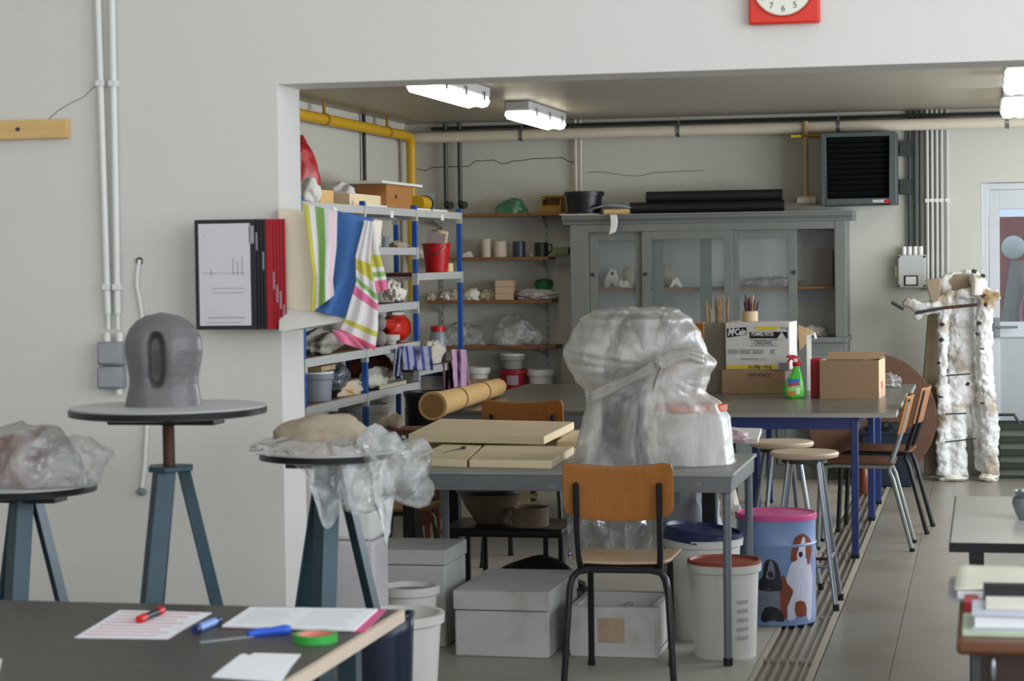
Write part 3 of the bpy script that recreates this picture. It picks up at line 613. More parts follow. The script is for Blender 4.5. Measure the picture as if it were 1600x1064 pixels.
t = thing('putty_knife', 'knife with steel blade and blue handle on the dark table', 'knife', a-V((0, 0, .004))); d = (b-a).normalized(); p = V((-d.y, d.x, 0))
wpart(MB().slab([a-p*.004, b-p*.009, b+p*.009, a+p*.007], ZT, ZT+.002), 'blade', m_steel, t)
wpart(MB().tube([b-d*.01, b+d*.01, b.lerp(c, .5), c-d*.012, c], [.007, .0105, .0095, .012, .008], 12), 'handle', m_blu, t)
q = Z(493, 1002, ZT); t = thing('tape_roll', 'flat roll of bright green tape near the table edge', 'tape', q)
part(MB().lathe([(.0395, 0), (.0475, 0), (.0475, .017), (.0395, .017), (.0395, 0)], n=40), 'tape', mat('green_tape', (50, 160, 62), .35), t)
part(MB().lathe([(.0375, .001), (.0395, .001), (.0395, .0165), (.0375, .0165), (.0375, .001)], n=40), 'core', mat('tape_core', (206, 130, 116), .6, var=.3, scale=25), t)
solo(sheet_px([(376, 1022), (384, 1021), (388, 1024), (398, 1020), (470, 1022), (455, 1040), (441, 1062), (430, 1064), (331, 1057), (352, 1040)], ZT, .002), 'paper_scrap', m_paper, 'torn white paper scrap on the dark table near the tape roll', 'paper')
solo(sheet_px([(-40, 1026), (3, 1029), (-2, 1050), (-50, 1050)], ZT, .004), 'paper_scrap', mat('greenish_paper', (206, 214, 190), .8), 'pale green slip at the far left of the dark table', 'paper')

# ================================================================== BUCKETS AND BINS
def pail(name, label, c, r0, r1, h, mt, rim=.012, lid=None, group=None, wall=.004, fill=None, cat='bucket'):
    t = thing(name, label, cat, c, 0, group)
    part(MB().lathe([(r0*.0, 0), (r0, 0), (r0+(r1-r0)*.97, h*.97), (r1, h-.035), (r1+rim*.8, h-.03), (r1+rim, h), (r1-wall, h), (r0-wall, .006), (0, .006)], n=40), 'body', mt, t)
    return t
def lid(t, r, z, mt, dish=.008, tilt=None, name='lid'):
    T = Matrix.Translation((0, 0, z))@(Euler(tilt).to_matrix().to_4x4() if tilt else Matrix())
    return part(MB().lathe([(0, 0), (r*.98, -.002), (r*1.02, -.018), (r*1.035, -.016), (r*1.035, .006), (r*.97, .008), (r*.93, .008-dish), (0, .008-dish)], T=T, n=40), name, mt, t)
m_bkt = mat('bucket_white', (214, 212, 206), .42, var=.04, stain=((180, 160, 120), 6, .68, .85))
c = Yp(620, 957, 6.7); t = pail('white_bucket', 'large open white bucket behind the corner of the dark table', (c.x, 6.7, 0), .12, .148, c.z, m_bkt)
part(MB().lathe([(0, 0), (.135, 0), (.135, .012), (0, .014)], (0, 0, c.z-.12)), 'clay_residue', mat('slip', (206, 194, 164), .8, var=.1), t)
c = Yp(640, 914, 7.45); t = pail('white_bucket', 'smaller white bucket half hidden behind the large open one', (c.x, 7.45, 0), .082, .1, c.z, m_bkt)
part(MB().lathe([(0, 0), (.09, 0), (.09, .01), (0, .011)], (0, 0, c.z-.03)), 'grey_slip', mat('grey_slip', (140, 138, 136), .6), t)
c = Yp(602, 975, 5.35); t = thing('waste_bin', 'dark blue-black bin with uneven rim beside the dark table corner', 'bin', (c.x, 5.35, 0)); zc = c.z
def binfn(u, v):
    a = u*2*PI; r = .05+.022*v; zz = v*(zc+.008+.022*math.cos(a-R(10))) ; return (r*math.cos(a)*(1+.05*math.cos(3*a)), r*.9*math.sin(a), zz)
part(MB().sheet(binfn, 40, 14), 'body', mat('bin_blue', (34, 40, 58), .3, var=.2), t, thick=.004, sm=60)
part(MB().tube([(.072*math.cos(k*PI/18)*(1+.05*math.cos(3*k*PI/18)), .065*math.sin(k*PI/18), zc+.008+.022*math.cos(k*PI/18-R(10))) for k in range(37)], .006, 8), 'rim', mat('bin_blue', (34, 40, 58), .3), t)
part(MB().lathe([(0, 0), (.05, 0), (.05, .004), (0, .004)]), 'base', mat('bin_blue', (34, 40, 58), .3), t)
# leaning boards and a white casing against the jamb
a = Yp(472, 800, 6.66); b = Yp(497, 800, 6.66); zt = Yp(480, 725, 6.66).z
solo(MB().obox(((a.x+b.x)/2, 6.66, zt/2), (b.x-a.x, .03, zt)), 'pale_board', mat('pinkish_board', (206, 196, 190), .8, var=.08), 'narrow pinkish-white board standing against the jamb', 'board', .004)
a = Yp(500, 824, 6.95); b = Yp(590, 722, 6.95); 
sz = Yp(550, 840, 7.0).z
blk = solo(MB().box((a.x+b.x)/2-.1, (a.x+b.x)/2+.105, 6.89, 7.07, 0, sz), 'plaster_block', mat('marbled_sack', (196, 192, 194), .85, var=.16, scale=6), 'grey-white marbled block standing behind the stand legs', 'block', .012)
t = thing('white_tub', 'white plastic tub with rounded corner on top of the marbled block', 'tub', ((a.x+b.x)/2, 6.98, sz))
part(MB().box(-.1, .1, -.07, .07, .0, b.z-sz), 'body', m_white, t, .02)
part(MB().box(-.106, .106, -.076, .076, b.z-sz-.03, b.z-sz-.005), 'rim', m_white, t, .006)
# ================================================================== WORKROOM FURNITURE
m_ttop = mat('zinc_top', (150, 152, 150), .5, .2, var=.1, scale=5, stain=((190, 184, 170), 4, .55, .75))
m_apron = mat('table_steel', (112, 116, 118), .5, .3, var=.12, stain=((160, 154, 140), 14, .66, .8))
m_gleg = mat('table_leg_grey', (118, 124, 130), .4, .3, var=.08)
GZ = .74
t = thing('steel_table', 'grey steel-edged table carrying the wrapped sculpture', 'table', (-1.6, 8.39, 0))
wpart(MB().box(-2.41, -.935, 7.965, 8.8, GZ-.014, GZ), 'tabletop', m_ttop, t, .003)
wpart(MB().box(-2.4, -.945, 7.97, 7.99, GZ-.075, GZ-.014).box(-2.4, -.945, 8.775, 8.795, GZ-.075, GZ-.014).box(-.965, -.945, 7.99, 8.775, GZ-.075, GZ-.014).box(-2.4, -2.38, 7.99, 8.775, GZ-.075, GZ-.014), 'apron', m_apron, t, .002)
for x, y in ((-.966, 8.005), (-.966, 8.765), (Yp(696, 800, 8.765).x, 8.765), (-2.38, 8.005)):
    l = wpart(MB().tube([(x, y, .02), (x, y, GZ-.05)], .0165, 14), 'leg', m_gleg, t); wpart(MB().tube([(x, y, 0), (x, y, .03)], .019, 12), 'foot_cap', m_blackpl, l)
q = Yp(642, 800, 8.95); q2 = Yp(1109, 800, 8.95)
t = thing('plywood_table', 'pale table with thick black legs standing behind the steel table', 'table', (-1.75, 9.5, 0))
wpart(MB().box(q.x-.08, q2.x+.035, 8.83, 9.95, GZ-.028, GZ-.002), 'tabletop', m_ply, t, .003)
wpart(MB().box(q.x, q2.x, 8.9, 8.93, GZ-.11, GZ-.028).box(q.x, q2.x, 9.7, 9.73, GZ-.11, GZ-.028), 'apron', m_black, t)
for x in (q.x, q2.x):
    for y in (8.95, 9.72): wpart(MB().box(x-.03, x+.03, y-.03, y+.03, 0, GZ-.028), 'leg', m_black, t, .004)
# drawing boards and small things on them
def board(pts, z0, z1, label, dish=None):
    o = solo(MB().slab([Z(a, b, z1) for a, b in pts], z0, z1), 'drawing_board', m_ply, label, 'board', .003)
board([(645, 716), (729, 718.5), (752, 696), (691, 694)], GZ, GZ+.03, 'short plywood board end with the tool lying on it')
board([(733, 717.5), (861, 720), (897, 697.5), (757, 695.5)], GZ, GZ+.032, 'plywood board at the steel table edge beside the chair back')
board([(870, 689), (905, 690), (925, 675), (893, 674)], GZ, GZ+.025, 'plywood board poking out from under the thick stained board')
board([(638, 678), (850, 682), (897, 659), (688, 654)], GZ+.031, GZ+.066, 'thick plywood board with grey stain lying on top of the others')
solo(MB().slab([Z(1138, 684, GZ+.02), Z(1184, 686, GZ+.02), Z(1190, 669, GZ+.02), Z(1145, 668, GZ+.02)], GZ-.002, GZ+.02), 'white_board', m_whitep, 'white board end jutting out behind the wrapped sculpture', 'board', .002)
t = thing('modelling_tool', 'dark pointed modelling tool lying on the short plywood board', 'tool', Z(705, 705, GZ+.03))
a, b = Z(691, 708, GZ+.034), Z(722, 700, GZ+.036)
wpart(MB().tube([a, b], [.001, .0035], 8), 'spike', m_dark, t); wpart(MB().tube([b, b+(b-a)*.12], [.007, .008], 10), 'knob', m_blackpl, t)
t = thing('rag', 'crumpled pink and white rag behind the wrapped sculpture', 'rag', Z(1160, 690, GZ-.002))
part(MB().blob((-.07, -.07, .03), (.1, .06, .04), .35, 3, 4, 24, 14, -.7), 'rag', mat('pink_white_rag', (216, 196, 200), .9, var=.2, scale=14), t)
# wrapped sculpture: board + dark clay core + bucket inside translucent sheeting tied with a band
YS = 8.38; s_ = mpp(Yp(1020, 600, YS))
w0 = Yp(1020, 735, YS); Tm = thing('wrapped_sculpture', 'large sculpture wrapped in translucent sheeting tied with a band', 'sculpture', (w0.x, YS, GZ))
def W2(px, py, dy=0): p = Yp(px, py, YS+dy); return p-V((w0.x, YS, GZ))
core = MB()
def corefn(u, v):
    rows = [(560, 950, 985), (600, 935, 1010), (640, 930, 1015), (700, 925, 1012), (731, 918, 1015)]
    k = v*(len(rows)-1); i = min(int(k), 3); f_ = k-i; r = [rows[i][j]*(1-f_)+rows[i+1][j]*f_ for j in range(3)]
    c = W2((r[1]+r[2])/2, r[0], .02); hw = (r[2]-r[1])/2*s_; a = u*2*PI
    return c+V((hw*math.cos(a)*(.01 if v == 0 else 1), hw*1.1*math.sin(a)*(.01 if v == 0 else 1), 0))
part(core.sheet(corefn, 28, 18), 'clay_core', mat('dark_clay', (52, 51, 50), .7, var=.2), Tm)
part(MB().blob(W2(985, 545, .03), (.2, .13, .15), .12, 2, 6), 'upper_core', mat('pale_core', (120, 114, 108), .8, var=.15), Tm)
bc = W2(1079, 727, -.0); bh = W2(1079, 640).z
bk = part(MB().lathe([(0, 0), (.125, 0), (.137, bh*.85), (.145, bh*.86), (.147, bh), (.13, bh), (0, bh*.98)], (bc.x, .0, .0), n=40), 'bucket', m_bkt, Tm)
part(MB().lathe([(.147, bh-.004), (.15, bh), (.15, bh+.022), (.14, bh+.024), (0, bh+.018)], (bc.x, .0, 0), n=40), 'orange_lid', mat('orange_lid', (226, 112, 72), .4), Tm)
# sheeting
rows = [(481, 955, 1040), (486, 925, 1062), (500, 905, 1082), (520, 892, 1097), (548, 879, 1106), (568, 884, 1120), (590, 897, 1108), (612, 913, 1102), (632, 917, 1128), (655, 914, 1140), (690, 906, 1143), (715, 903, 1146), (731, 893, 1152)]
def wrap(u, v):
    k = v*(len(rows)-1); i = min(int(k), len(rows)-2); f_ = k-i; f2 = f_*f_*(3-2*f_)
    py = rows[i][0]*(1-f_)+rows[i+1][0]*f_; l = rows[i][1]*(1-f2)+rows[i+1][1]*f2; r = rows[i][2]*(1-f2)+rows[i+1][2]*f2
    c = W2((l+r)/2, py); hw = (r-l)/2*s_; a = u*2*PI; ca, sa = math.cos(a), math.sin(a)
    dep = min(.22, hw*.8)*(1 if v > .03 else .4)
    dep += (.2-dep)*max(0, min(1, (py-605)/40))
    ex = 1-.45*max(0, min(1, (py-600)/50)); x = hw*ca; y = dep*abs(sa)**ex*(1 if sa > 0 else -1)
    # hanging folds radiate from the knot and from the crown; the lower skirt falls in vertical pleats
    kx = x-(W2(1030, 568).x-c.x); kz = (568-py)*s_; ang = math.atan2(kz, kx); dist = math.hypot(kx, kz)
    f1 = (noise.noise(V((ang*3, dist*1.5, 3)))*.035+abs(noise.noise(V((ang*7, dist*2, 7))))*.022)*min(1, dist/.1)
    f3 = noise.noise(V((u*16, v*2.2, 1)))*.024+(noise.voronoi(V((u*20, v*7, 4)))[0][0]-.4)*.016
    band = math.exp(-((py-(618-(x+.28)*130))/16)**2)
    y = y*(1-.28*band)-(f1+f3)*(1 if sa < 0 else .5)*(1-.7*band)*(.35 if (py > 640 and x > .0) else 1)
    n = noise.noise(V((ca*2.5, sa*2.5, v*5)))
    r_ = c+V((x*(1+.03*n), y, .012*n*(1-v))); r_.z = max(r_.z, .003); return r_
part(MB().sheet(wrap, 160, 110), 'plastic_sheeting', film('sheeting', (250, 247, 242), .24, .86, .5, 6, .3, .5, (1.4, 1.4, .5)), Tm, sm=80)
part(MB().add([V(wrap(k/60, 0)) for k in range(60)], [tuple(range(60))]), 'top_film', film('sheeting', (246, 242, 236), .2, .85), Tm)
def ribbon(pts, w, name, mt, dy):
    P = []
    for i in range(len(pts)-1):
        for j in range(6): P.append(V(pts[i]).lerp(V(pts[i+1]), j/6))
    P.append(V(pts[-1])); n = len(P)
    def fn(u, v):
        p = P[min(n-1, int(round(v*(n-1))))]; return W2(p.x, p.y+(u-.5)*w*(1+.2*math.sin(v*9)), dy(p.x)-.012*math.sin(u*PI*3)**2)
    part(MB().sheet(fn, 12, n-1), name, mt, Tm, sm=80, thick=.002)
m_band = film('band_film', (238, 234, 228), .7, .95, .4, 7, .4, .3)
ribbon([(921, 622), (950, 608), (985, 592), (1010, 580), (1032, 568)], 17, 'tie_band', m_band, lambda x: -.175-.05*math.sin((x-915)/120*PI*.5))
ribbon([(1032, 568), (1055, 557), (1080, 552), (1100, 558)], 20, 'tie_band', m_band, lambda x: -.225+.1*((x-1032)/70)**2)
ribbon([(1034, 566), (1028, 585), (1020, 606)], 14, 'tie_end', m_band, lambda x: -.235)
part(MB().blob(W2(1032, 567, -.235), (.022, .02, .026), .3, 3, 2), 'knot', m_band, Tm)

# ------------------------------------------------------------------ chairs
def chair_a(name, label, loc, rz, mfr, mback, mseat, group=None, sc=1.):
    """classroom chair: arched tube rear legs, straight front legs, upright posts; local +y is the sitter's front"""
    t = thing(name, label, 'chair', loc, rz, group); t.scale = (sc, sc, sc)
    def seat(u, v):
        x = (u-.5)*(.36+.04*v); y = .02+.39*v; e = max(abs(u-.5)*2-.75, 0)*4*max(abs(v-.5)*2-.75, 0)*4
        return (x*(1-.06*e), .215+(y-.215)*(1-.06*e), .452+.006*math.cos((u-.5)*PI)*-1-.014*max(0, v-.86)*7)
    part(MB().sheet(seat, 16, 14), 'seat', mseat, t, thick=.011, bev=.003)
    def back(u, v):
        x = (u-.5)*.405; z = .60+.205*v+.0*u; e = max(abs(u-.5)*2-.8, 0)*5*max(abs(v-.5)*2-.72, 0)*3.5
        zz = .7025+(z-.7025)*(1-.12*e)+.022*(abs(u-.5)*2)**2*(1 if v > .5 else 1)
        return (x*(1-.04*e), .018-.028+.045*(1-math.cos((u-.5)*2.0))*-1+.04-.03*v, zz)
    part(MB().sheet(back, 20, 12), 'backrest', mback, t, thick=.011, bev=.003)
    for s in (-1, 1):
        part(MB().tube([(s*.145, .035, .415), (s*.15, .015, .47), (s*.152, -.012, .56), (s*.152, -.026, .74)], .0115, 10).tube([(s*.152, -.026, .74), (s*.152, -.0265, .748)], [.0115, .006], 10), 'back_post', mfr, t)
        pts = [(0, .0, .425), (s*.11, .0, .425), (s*.15, -.003, .418), (s*.172, -.01, .395), (s*.18, -.02, .36), (s*.202, -.05, 0)]
        l = part(MB().tube(pts, .0125, 10), 'leg', mfr, t); part(MB().tube([(s*.2015, -.049, .02), (s*.202, -.05, 0)], .0145, 10), 'foot_cap', m_blackpl, l)
        l = part(MB().tube([(s*.13, .08, .425), (s*.15, .3, .425), (s*.152, .345, .415), (s*.153, .36, .39), (s*.155, .375, 0)], .0125, 10), 'leg', mfr, t); part(MB().tube([(s*.155, .374, .02), (s*.155, .375, 0)], .0145, 10), 'foot_cap', m_blackpl, l)
    part(MB().tube([(-.13, .08, .425), (.13, .08, .425)], .011, 8).tube([(-.145, .035, .42), (.145, .035, .42)], .011, 8), 'seat_frame', mfr, t)
    return t
chair_a('classroom_chair', 'chair with orange-brown back and black tube frame before the steel table', (-1.31, 7.57, 0), R(3), m_black, m_chairw, m_seatw)
q = Yp(817, 640, 10.42)
chair_a('classroom_chair', 'chair with orange-brown back between plywood table and dark-topped table', (q.x, 10.42, 0), R(0), m_black, m_chairw, m_seatw, sc=1.04)
def chair_b(label, loc, rz, mfr, mback, mseat):
    """classroom chair with splayed side frames: back post kinks at the seat into the rear leg; local +y is the sitter's front"""
    t = thing('classroom_chair', label, 'chair', loc, rz)
    part(MB().sheet(lambda u, v: ((u-.5)*.37, -.2+.4*v, .465-.004*math.sin(u*PI)+.01*(v-.5)), 10, 10), 'seat', mseat, t, thick=.011, bev=.003)
    part(MB().sheet(lambda u, v: ((u-.5)*.385, -.235-.05*v-.05*(1-(abs(u-.5)*2)**2)*.6+.02, .615+.2*v), 16, 8), 'backrest', mback, t, thick=.011, bev=.004)
    for s in (-1, 1):
        x = s*.16
        pts = [(x, -.27, .79), (x, -.225, .6), (x, -.175, .45), (x, -.172, .42), (x, -.19, .38), (x+s*.01, -.29, 0)]
        l = part(MB().tube(pts, .0125, 10), 'leg', mfr, t); part(MB().tube([(x+s*.01, -.288, .018), (x+s*.01, -.29, 0)], .015, 10), 'foot_cap', m_blackpl, l)
        part(MB().tube([(x, -.27, .788), (x, -.2705, .802)], .0135, 10), 'post_cap', m_blackpl, t)
        pts = [(x, -.172, .445), (x, .12, .45), (x, .165, .44), (x, .185, .41), (x+s*.005, .205, 0)]
        l = part(MB().tube(pts, .0125, 10), 'leg', mfr, t); part(MB().tube([(x+s*.005, .204, .018), (x+s*.005, .205, 0)], .015, 10), 'foot_cap', m_blackpl, l)
    part(MB().tube([(-.16, .1, .445), (.16, .1, .445)], .01, 8).tube([(-.16, -.15, .44), (.16, -.15, .44)], .01, 8), 'seat_frame', mfr, t)
    return t
m_gfr = mat('chair_frame_grey', (136, 142, 136), .4, .3, var=.05)
chair_b('chair with pale grey frame tucked sideways at the blue table', (-.67, 11.39, 0), R(90), m_gfr, m_chairw, m_brown)
chair_b('chair with black frame tucked at the blue table behind the grey one', (-.6, 12.11, 0), R(86), m_black, wood('chair_veneer_dull', (160, 112, 74), (138, 90, 56), .4, axis=2), m_brown)
# ------------------------------------------------------------------ round stools
def stool(label, c, z, rz):
    t = thing('round_stool', label, 'stool', (c.x, c.y, 0), rz)
    part(MB().lathe([(0, z-.03), (.12, z-.03), (.148, z-.022), (.153, z-.01), (.148, z), (0, z)], n=40), 'seat', wood('stool_wood', (206, 188, 162), (188, 166, 138), .5), t)
    part(MB().lathe([(0, z-.05), (.1, z-.05), (.1, z-.03), (0, z-.03)], n=24), 'seat_plate', m_dark, t)
    for k in range(4):
        a = R(45+90*k); d = V((math.cos(a), math.sin(a), 0)); l = part(MB().tube([d*.09+V((0, 0, z-.04)), d*.205], .0115, 10), 'leg', m_steel, t)
        part(MB().tube([d*.204+V((0, 0, .03)), d*.206], .015, 10), 'foot_cap', m_blackpl, l)
        a2 = R(135+90*k); d2 = V((math.cos(a2), math.sin(a2), 0)); h = .19+.03*(k % 2); f_ = (z-.04-h)/(z-.04); rr = .09+.115*f_
        part(MB().tube([d*rr+V((0, 0, h)), d2*rr+V((0, 0, h))], .007, 8), 'stretcher', m_rust if k == 0 else m_steel, t)
c = Yp(1257, 705, 9.45); stool('round wooden stool with chrome legs directly behind the dog-print bin', c, c.z, R(0))
c = Yp(1221, 689, 9.98); stool('round wooden stool with chrome legs nearer the blue table', c, c.z, R(20))
# stool with green legs, under the plywood table
c = Yp(640, 792, 9.32)
t = thing('tube_stool', 'worn ochre stool with green tube legs under the plywood table', 'stool', (c.x-.02, 9.32, 0)); z = c.z
part(MB().sheet(lambda u, v: ((u-.5)*.33, (v-.5)*.3, z+.012*(u-.5)**2*4), 10, 8), 'seat', wood('ochre_seat', (170, 120, 52), (130, 88, 40), .5), t, thick=.014, bev=.004)
part(MB().prism([(.03, -.15, z-.01), (.16, -.15, z+.005), (.17, -.15, z-.05), (.1, -.15, z-.075)], (0, .01, 0)), 'loose_flap', m_brown, t)
m_grn = mat('green_tube', (58, 70, 58), .5, .2)
for s in (-1, 1):
    part(MB().tube([(s*.14, -.12, 0), (s*.1, -.12, z-.06), (s*.07, -.12, z-.02), (0, -.12, z-.018)], .011, 8), 'leg', m_grn, t)
    part(MB().tube([(s*.14, .12, 0), (s*.1, .12, z-.06), (s*.07, .12, z-.02), (0, .12, z-.018)], .011, 8), 'leg', m_grn, t)
# low black table with bowls under the tables
a = Yp(688, 828, 9.2); b = Yp(878, 828, 9.2); w = b.x-a.x; zt = Yp(780, 826, 9.2).z
t = thing('low_table', 'low black table under the steel table holding bowl and pot', 'table', ((a.x+b.x)/2, 9.4, 0)); w = b.x-a.x
part(MB().box(-w/2, w/2, -.2, .2, zt-.04, zt), 'tabletop', m_black, t, .01)
for x in (-w/2+.12, w/2-.08):
    for y in (-.17, .17): part(MB().tube([(x, y, 0), (x, y, zt-.04)], .013, 10), 'leg', m_black, t)
c = Yp(766, 815, 9.35); s = mpp(c)
t = thing('mixing_bowl', 'wide tapering plaster mixing bowl on the low black table', 'bowl', (c.x, 9.37, zt))
part(MB().lathe([(0, 0), (20*s, 0), (24*s, .008), (40*s, .08), (50*s, .145), (53*s, .15), (52*s, .158), (48*s, .157), (22*s, .015), (0, .012)], n=40), 'bowl', mat('bowl_brown', (120, 104, 84), .8, var=.2, scale=6), t)
part(MB().lathe([(53*s, .145), (55*s, .15), (54*s, .162), (49*s, .162), (49*s, .15)], n=40), 'rim', m_black, t)
c = Yp(820, 818, 9.3); solo(MB().lathe([(0, 0), (.078, 0), (.082, .005), (.084, .088), (.08, .09), (.074, .086), (.072, .012), (0, .01)], (c.x+.03, 9.29, zt), n=32), 'clay_pot', mat('pot_clay', (132, 116, 98), .85, var=.15), 'low round grey-brown pot beside the mixing bowl', 'pot')
a = Yp(838, 765, 9.0)
# white-painted clamp lying on the bowl table edge: threaded block hanging from the table underside
t = thing('table_clamp', 'cream wooden clamp fixed under the steel table near the bowl', 'clamp', (a.x, 8.76, a.z))
part(MB().tube([(-.03, 0, .0), (.06, 0, .0)], .011, 10), 'screw_bar', mat('clamp_cream', (196, 180, 136), .7), t)
part(MB().box(-.02, .02, -.02, .02, -.035, GZ-.014-a.z), 'jaw', mat('clamp_cream', (196, 180, 136), .7), t, .003)
part(MB().tube([(-.01, 0, -.03), (.075, 0, -.03)], .006, 8), 'handle', mat('clamp_cream', (196, 180, 136), .7), t)
# foam boxes
def foam(label, x0, x1, y0, y1, h, lidh=0, closed=True):
    t = thing('foam_box', label, 'box', ((x0+x1)/2, (y0+y1)/2, 0)); w, d = (x1-x0)/2, (y1-y0)/2
    if closed:
        part(MB().box(-w, w, -d, d, 0, h-lidh-.004), 'body', m_foam, t, .008); part(MB().box(-w-.004, w+.004, -d-.004, d+.004, h-lidh, h).box(-w+.03, w-.03, -d+.03, d-.03, h-lidh-.006, h-lidh), 'lid', m_foam, t, .012)
    else:
        e = .03; part(MB().box(-w, w, -d, d, 0, e).box(-w, w, -d, -d+e, e, h).box(-w, w, d-e, d, e, h).box(-w, -w+e, -d+e, d-e, e, h).box(w-e, w, -d+e, d-e, e, h), 'body', m_foam, t, .006)
        part(MB().box(-.005, .015, -d+e, d-e, e, h*.8), 'divider', m_foam, t, .004)
        part(MB().box(-w*.35, w*.25, -d-.0008, -d, h*.3, h*.78), 'torn_label', mat('torn_label', (188, 164, 138), .9, var=.25, scale=18), t)
    return t
foam('closed dirty-white foam box with flat lid next to the open foam box', -2.05, -1.67, 8.03, 8.62, .262, .075)
foam('open dirty-white foam box with torn brown label under the chair', -1.6, -1.25, 8.09, 8.5, .2, 0, False)
foam('grey-topped foam box behind the white buckets', -2.56, -2.13, 8.2, 8.55, .395, .06)
# buckets on the floor at the right
c = V((-1.005, 8.225, 0)); t = pail('red_lid_bucket', 'white bucket with rust-red lid behind the steel table leg', c, .122, .135, .365, m_bkt); lid(t, .14, .37, mat('rust_lid', (150, 72, 52), .5, var=.15), .014)
for k in range(5): part(MB().sheet(lambda u, v, k=k: (.1325*math.cos(R(-62+22*u)), .1325*math.sin(R(-62+22*u)), .08+k*.035+.012*v), 5, 1), 'print_block', mat('faded_print', (176, 166, 164), .8), t)
c = Yp(1098, 840, 8.62); t = pail('blue_lid_bucket', 'white bucket with tilted navy lid under the steel table', (c.x, 8.62, 0), .135, .155, .41, m_bkt); lid(t, .158, .435, mat('navy_lid', (40, 48, 88), .35, var=.2, stain=((170, 176, 190), 12, .62, .8)), .012, (R(0), R(7), 0)).scale = (1, 1, 1)
part(MB().lathe([(.15, -.04), (.166, -.038), (.168, .012), (.155, .014), (.15, 0)], T=Matrix.Translation((0, 0, .435))@Euler((0, R(7), 0)).to_matrix().to_4x4(), n=40), 'lid_rim', MATS['navy_lid'], t)
solo(MB().blob((Yp(1080, 780, 9.25).x, 9.25, .28), (.14, .11, .3), .2, 2.5, 6, 30, 20, -.93), 'plastic_sack', mat('sack_white', (190, 194, 204), .45, var=.12), 'bluish-white plastic sack slumped behind the navy-lidded bucket', 'sack', sm=70)
solo(MB().blob((Yp(1140, 790, 9.45).x-.02, 9.5, .26), (.07, .08, .28), .25, 2.5, 11, 24, 16, -.93), 'cloth_bag', mat('cloth_cream', (206, 200, 186), .8, var=.1), 'cream cloth bag standing behind the steel table back leg', 'bag', sm=70)
q = Yp(835, 880, 8.95)
solo(MB().blob((q.x, 8.92, .1), (.26, .1, .15), .18, 2, 2, 30, 16, -.66), 'black_sack', mat('black_bag', (20, 20, 22), .4, var=.3), 'black plastic sack slumped behind the closed foam box', 'sack', sm=70)
def hang(u, v):
    n = noise.noise(V((u*8, v*3, 9))); return (Yp(880+130*u+10*v, 780, 8.7).x, 8.7+.03*n+.02*math.sin(u*14), GZ-.08-.42*v*(1-.3*(u-.35)**2))
solo(MB().sheet(hang, 36, 24), 'plastic_sheet', m_clear, 'clear plastic sheet hanging under the steel table behind the chair', 'plastic sheet', sm=80)
# printed bin with two spaniels
c = Yp(1213, 900, 9.04); RB, HB = .168, .455; cb = V((c.x, 9.04, 0))
t = thing('dog_print_bin', 'blue lidded metal bin printed with two sitting spaniels', 'bin', cb)
m_bin = mat('bin_sky', (128, 152, 196), .38, var=.05)
part(MB().lathe([(0, 0), (RB-.004, 0), (RB, .004), (RB, .33), (RB+.005, .34), (RB, .35), (RB, .43), (RB+.004, HB-.006), (RB-.004, HB), (0, HB)], n=56), 'body', m_bin, t)
part(MB().lathe([(RB+.006, HB-.012), (RB+.007, HB+.006), (RB-.002, HB+.012), (RB-.01, HB+.006), (0, HB+.004)], n=56), 'lid', mat('bin_lid', (214, 90, 150), .35, var=.12, scale=5), t)
part(MB().tube([(RB*math.cos(R(-128)), RB*math.sin(R(-128)), .36), (RB*1.05*math.cos(R(-126)), RB*1.05*math.sin(R(-126)), .3)], .004, 6), 'latch', m_steel, t)
view = math.atan2(-cb.y, -cb.x)                          # the print faces the aisle
def decal(pts, mt, lift, nm='dog_print'):                # pts: pixel outline in the photo, wrapped on the drum
    q = []
    n = len(pts); P = [V(p) for p in pts]; sm = []
    for i in range(n):
        a0, a1, a2, a3 = P[i-1], P[i], P[(i+1) % n], P[(i+2) % n]
        for s in (0, .5): sm.append(.5*((2*a1)+(-a0+a2)*s+(2*a0-5*a1+4*a2-a3)*s*s+(-a0+3*a1-3*a2+a3)*s**3))
    for p in sm:
        d = ray(p.x, p.y); o = V((EYE.x-cb.x, EYE.y-cb.y)); dd = V((d.x, d.y)); A = dd.dot(dd); B = 2*o.dot(dd); r = RB+lift; C = o.dot(o)-r*r
        disc = max(B*B-4*A*C, 0); k = (-B-math.sqrt(disc))/(2*A); q.append(V((o.x+dd.x*k, o.y+dd.y*k, EYE.z+d.z*k)))
    bm = bmesh.new(); f_ = bm.faces.new([bm.verts.new(v) for v in q]); bmesh.ops.triangulate(bm, faces=[f_])
    bmesh.ops.subdivide_edges(bm, edges=bm.edges[:], cuts=3, use_grid_fill=True)
    for v in bm.verts:
        h = V((v.co.x, v.co.y)); h = h.normalized()*(RB+lift); v.co.x, v.co.y = h.x, h.y
    me = bpy.data.meshes.new(nm); bm.to_mesh(me); bm.free(); me.materials.append(mt); o = bpy.data.objects.new(nm, me); COL.objects.link(o); o.parent = t
def zz(x, y): return (1140+x/4.625, 770+y/4.625)
m_dw = mat('print_white', (206, 206, 222), .4, var=.05); m_db = mat('print_brown', (128, 66, 44), .4, var=.25, scale=40); m_dk = mat('print_black', (34, 34, 42), .4, var=.3, scale=40); m_dg = mat('print_roan', (120, 124, 140), .4, var=.3, scale=50)
decal([zz(470, 470), (1140+415/4.625, 770+600/4.625), zz(408, 690), zz(425, 860), zz(420, 915), zz(470, 912), zz(475, 780), zz(545, 780), zz(558, 910), zz(590, 908), zz(592, 760), zz(600, 600), zz(565, 480)], m_dw, .0012)
decal([zz(478, 790), zz(545, 790), zz(555, 885), zz(480, 890)], m_db, .0016)
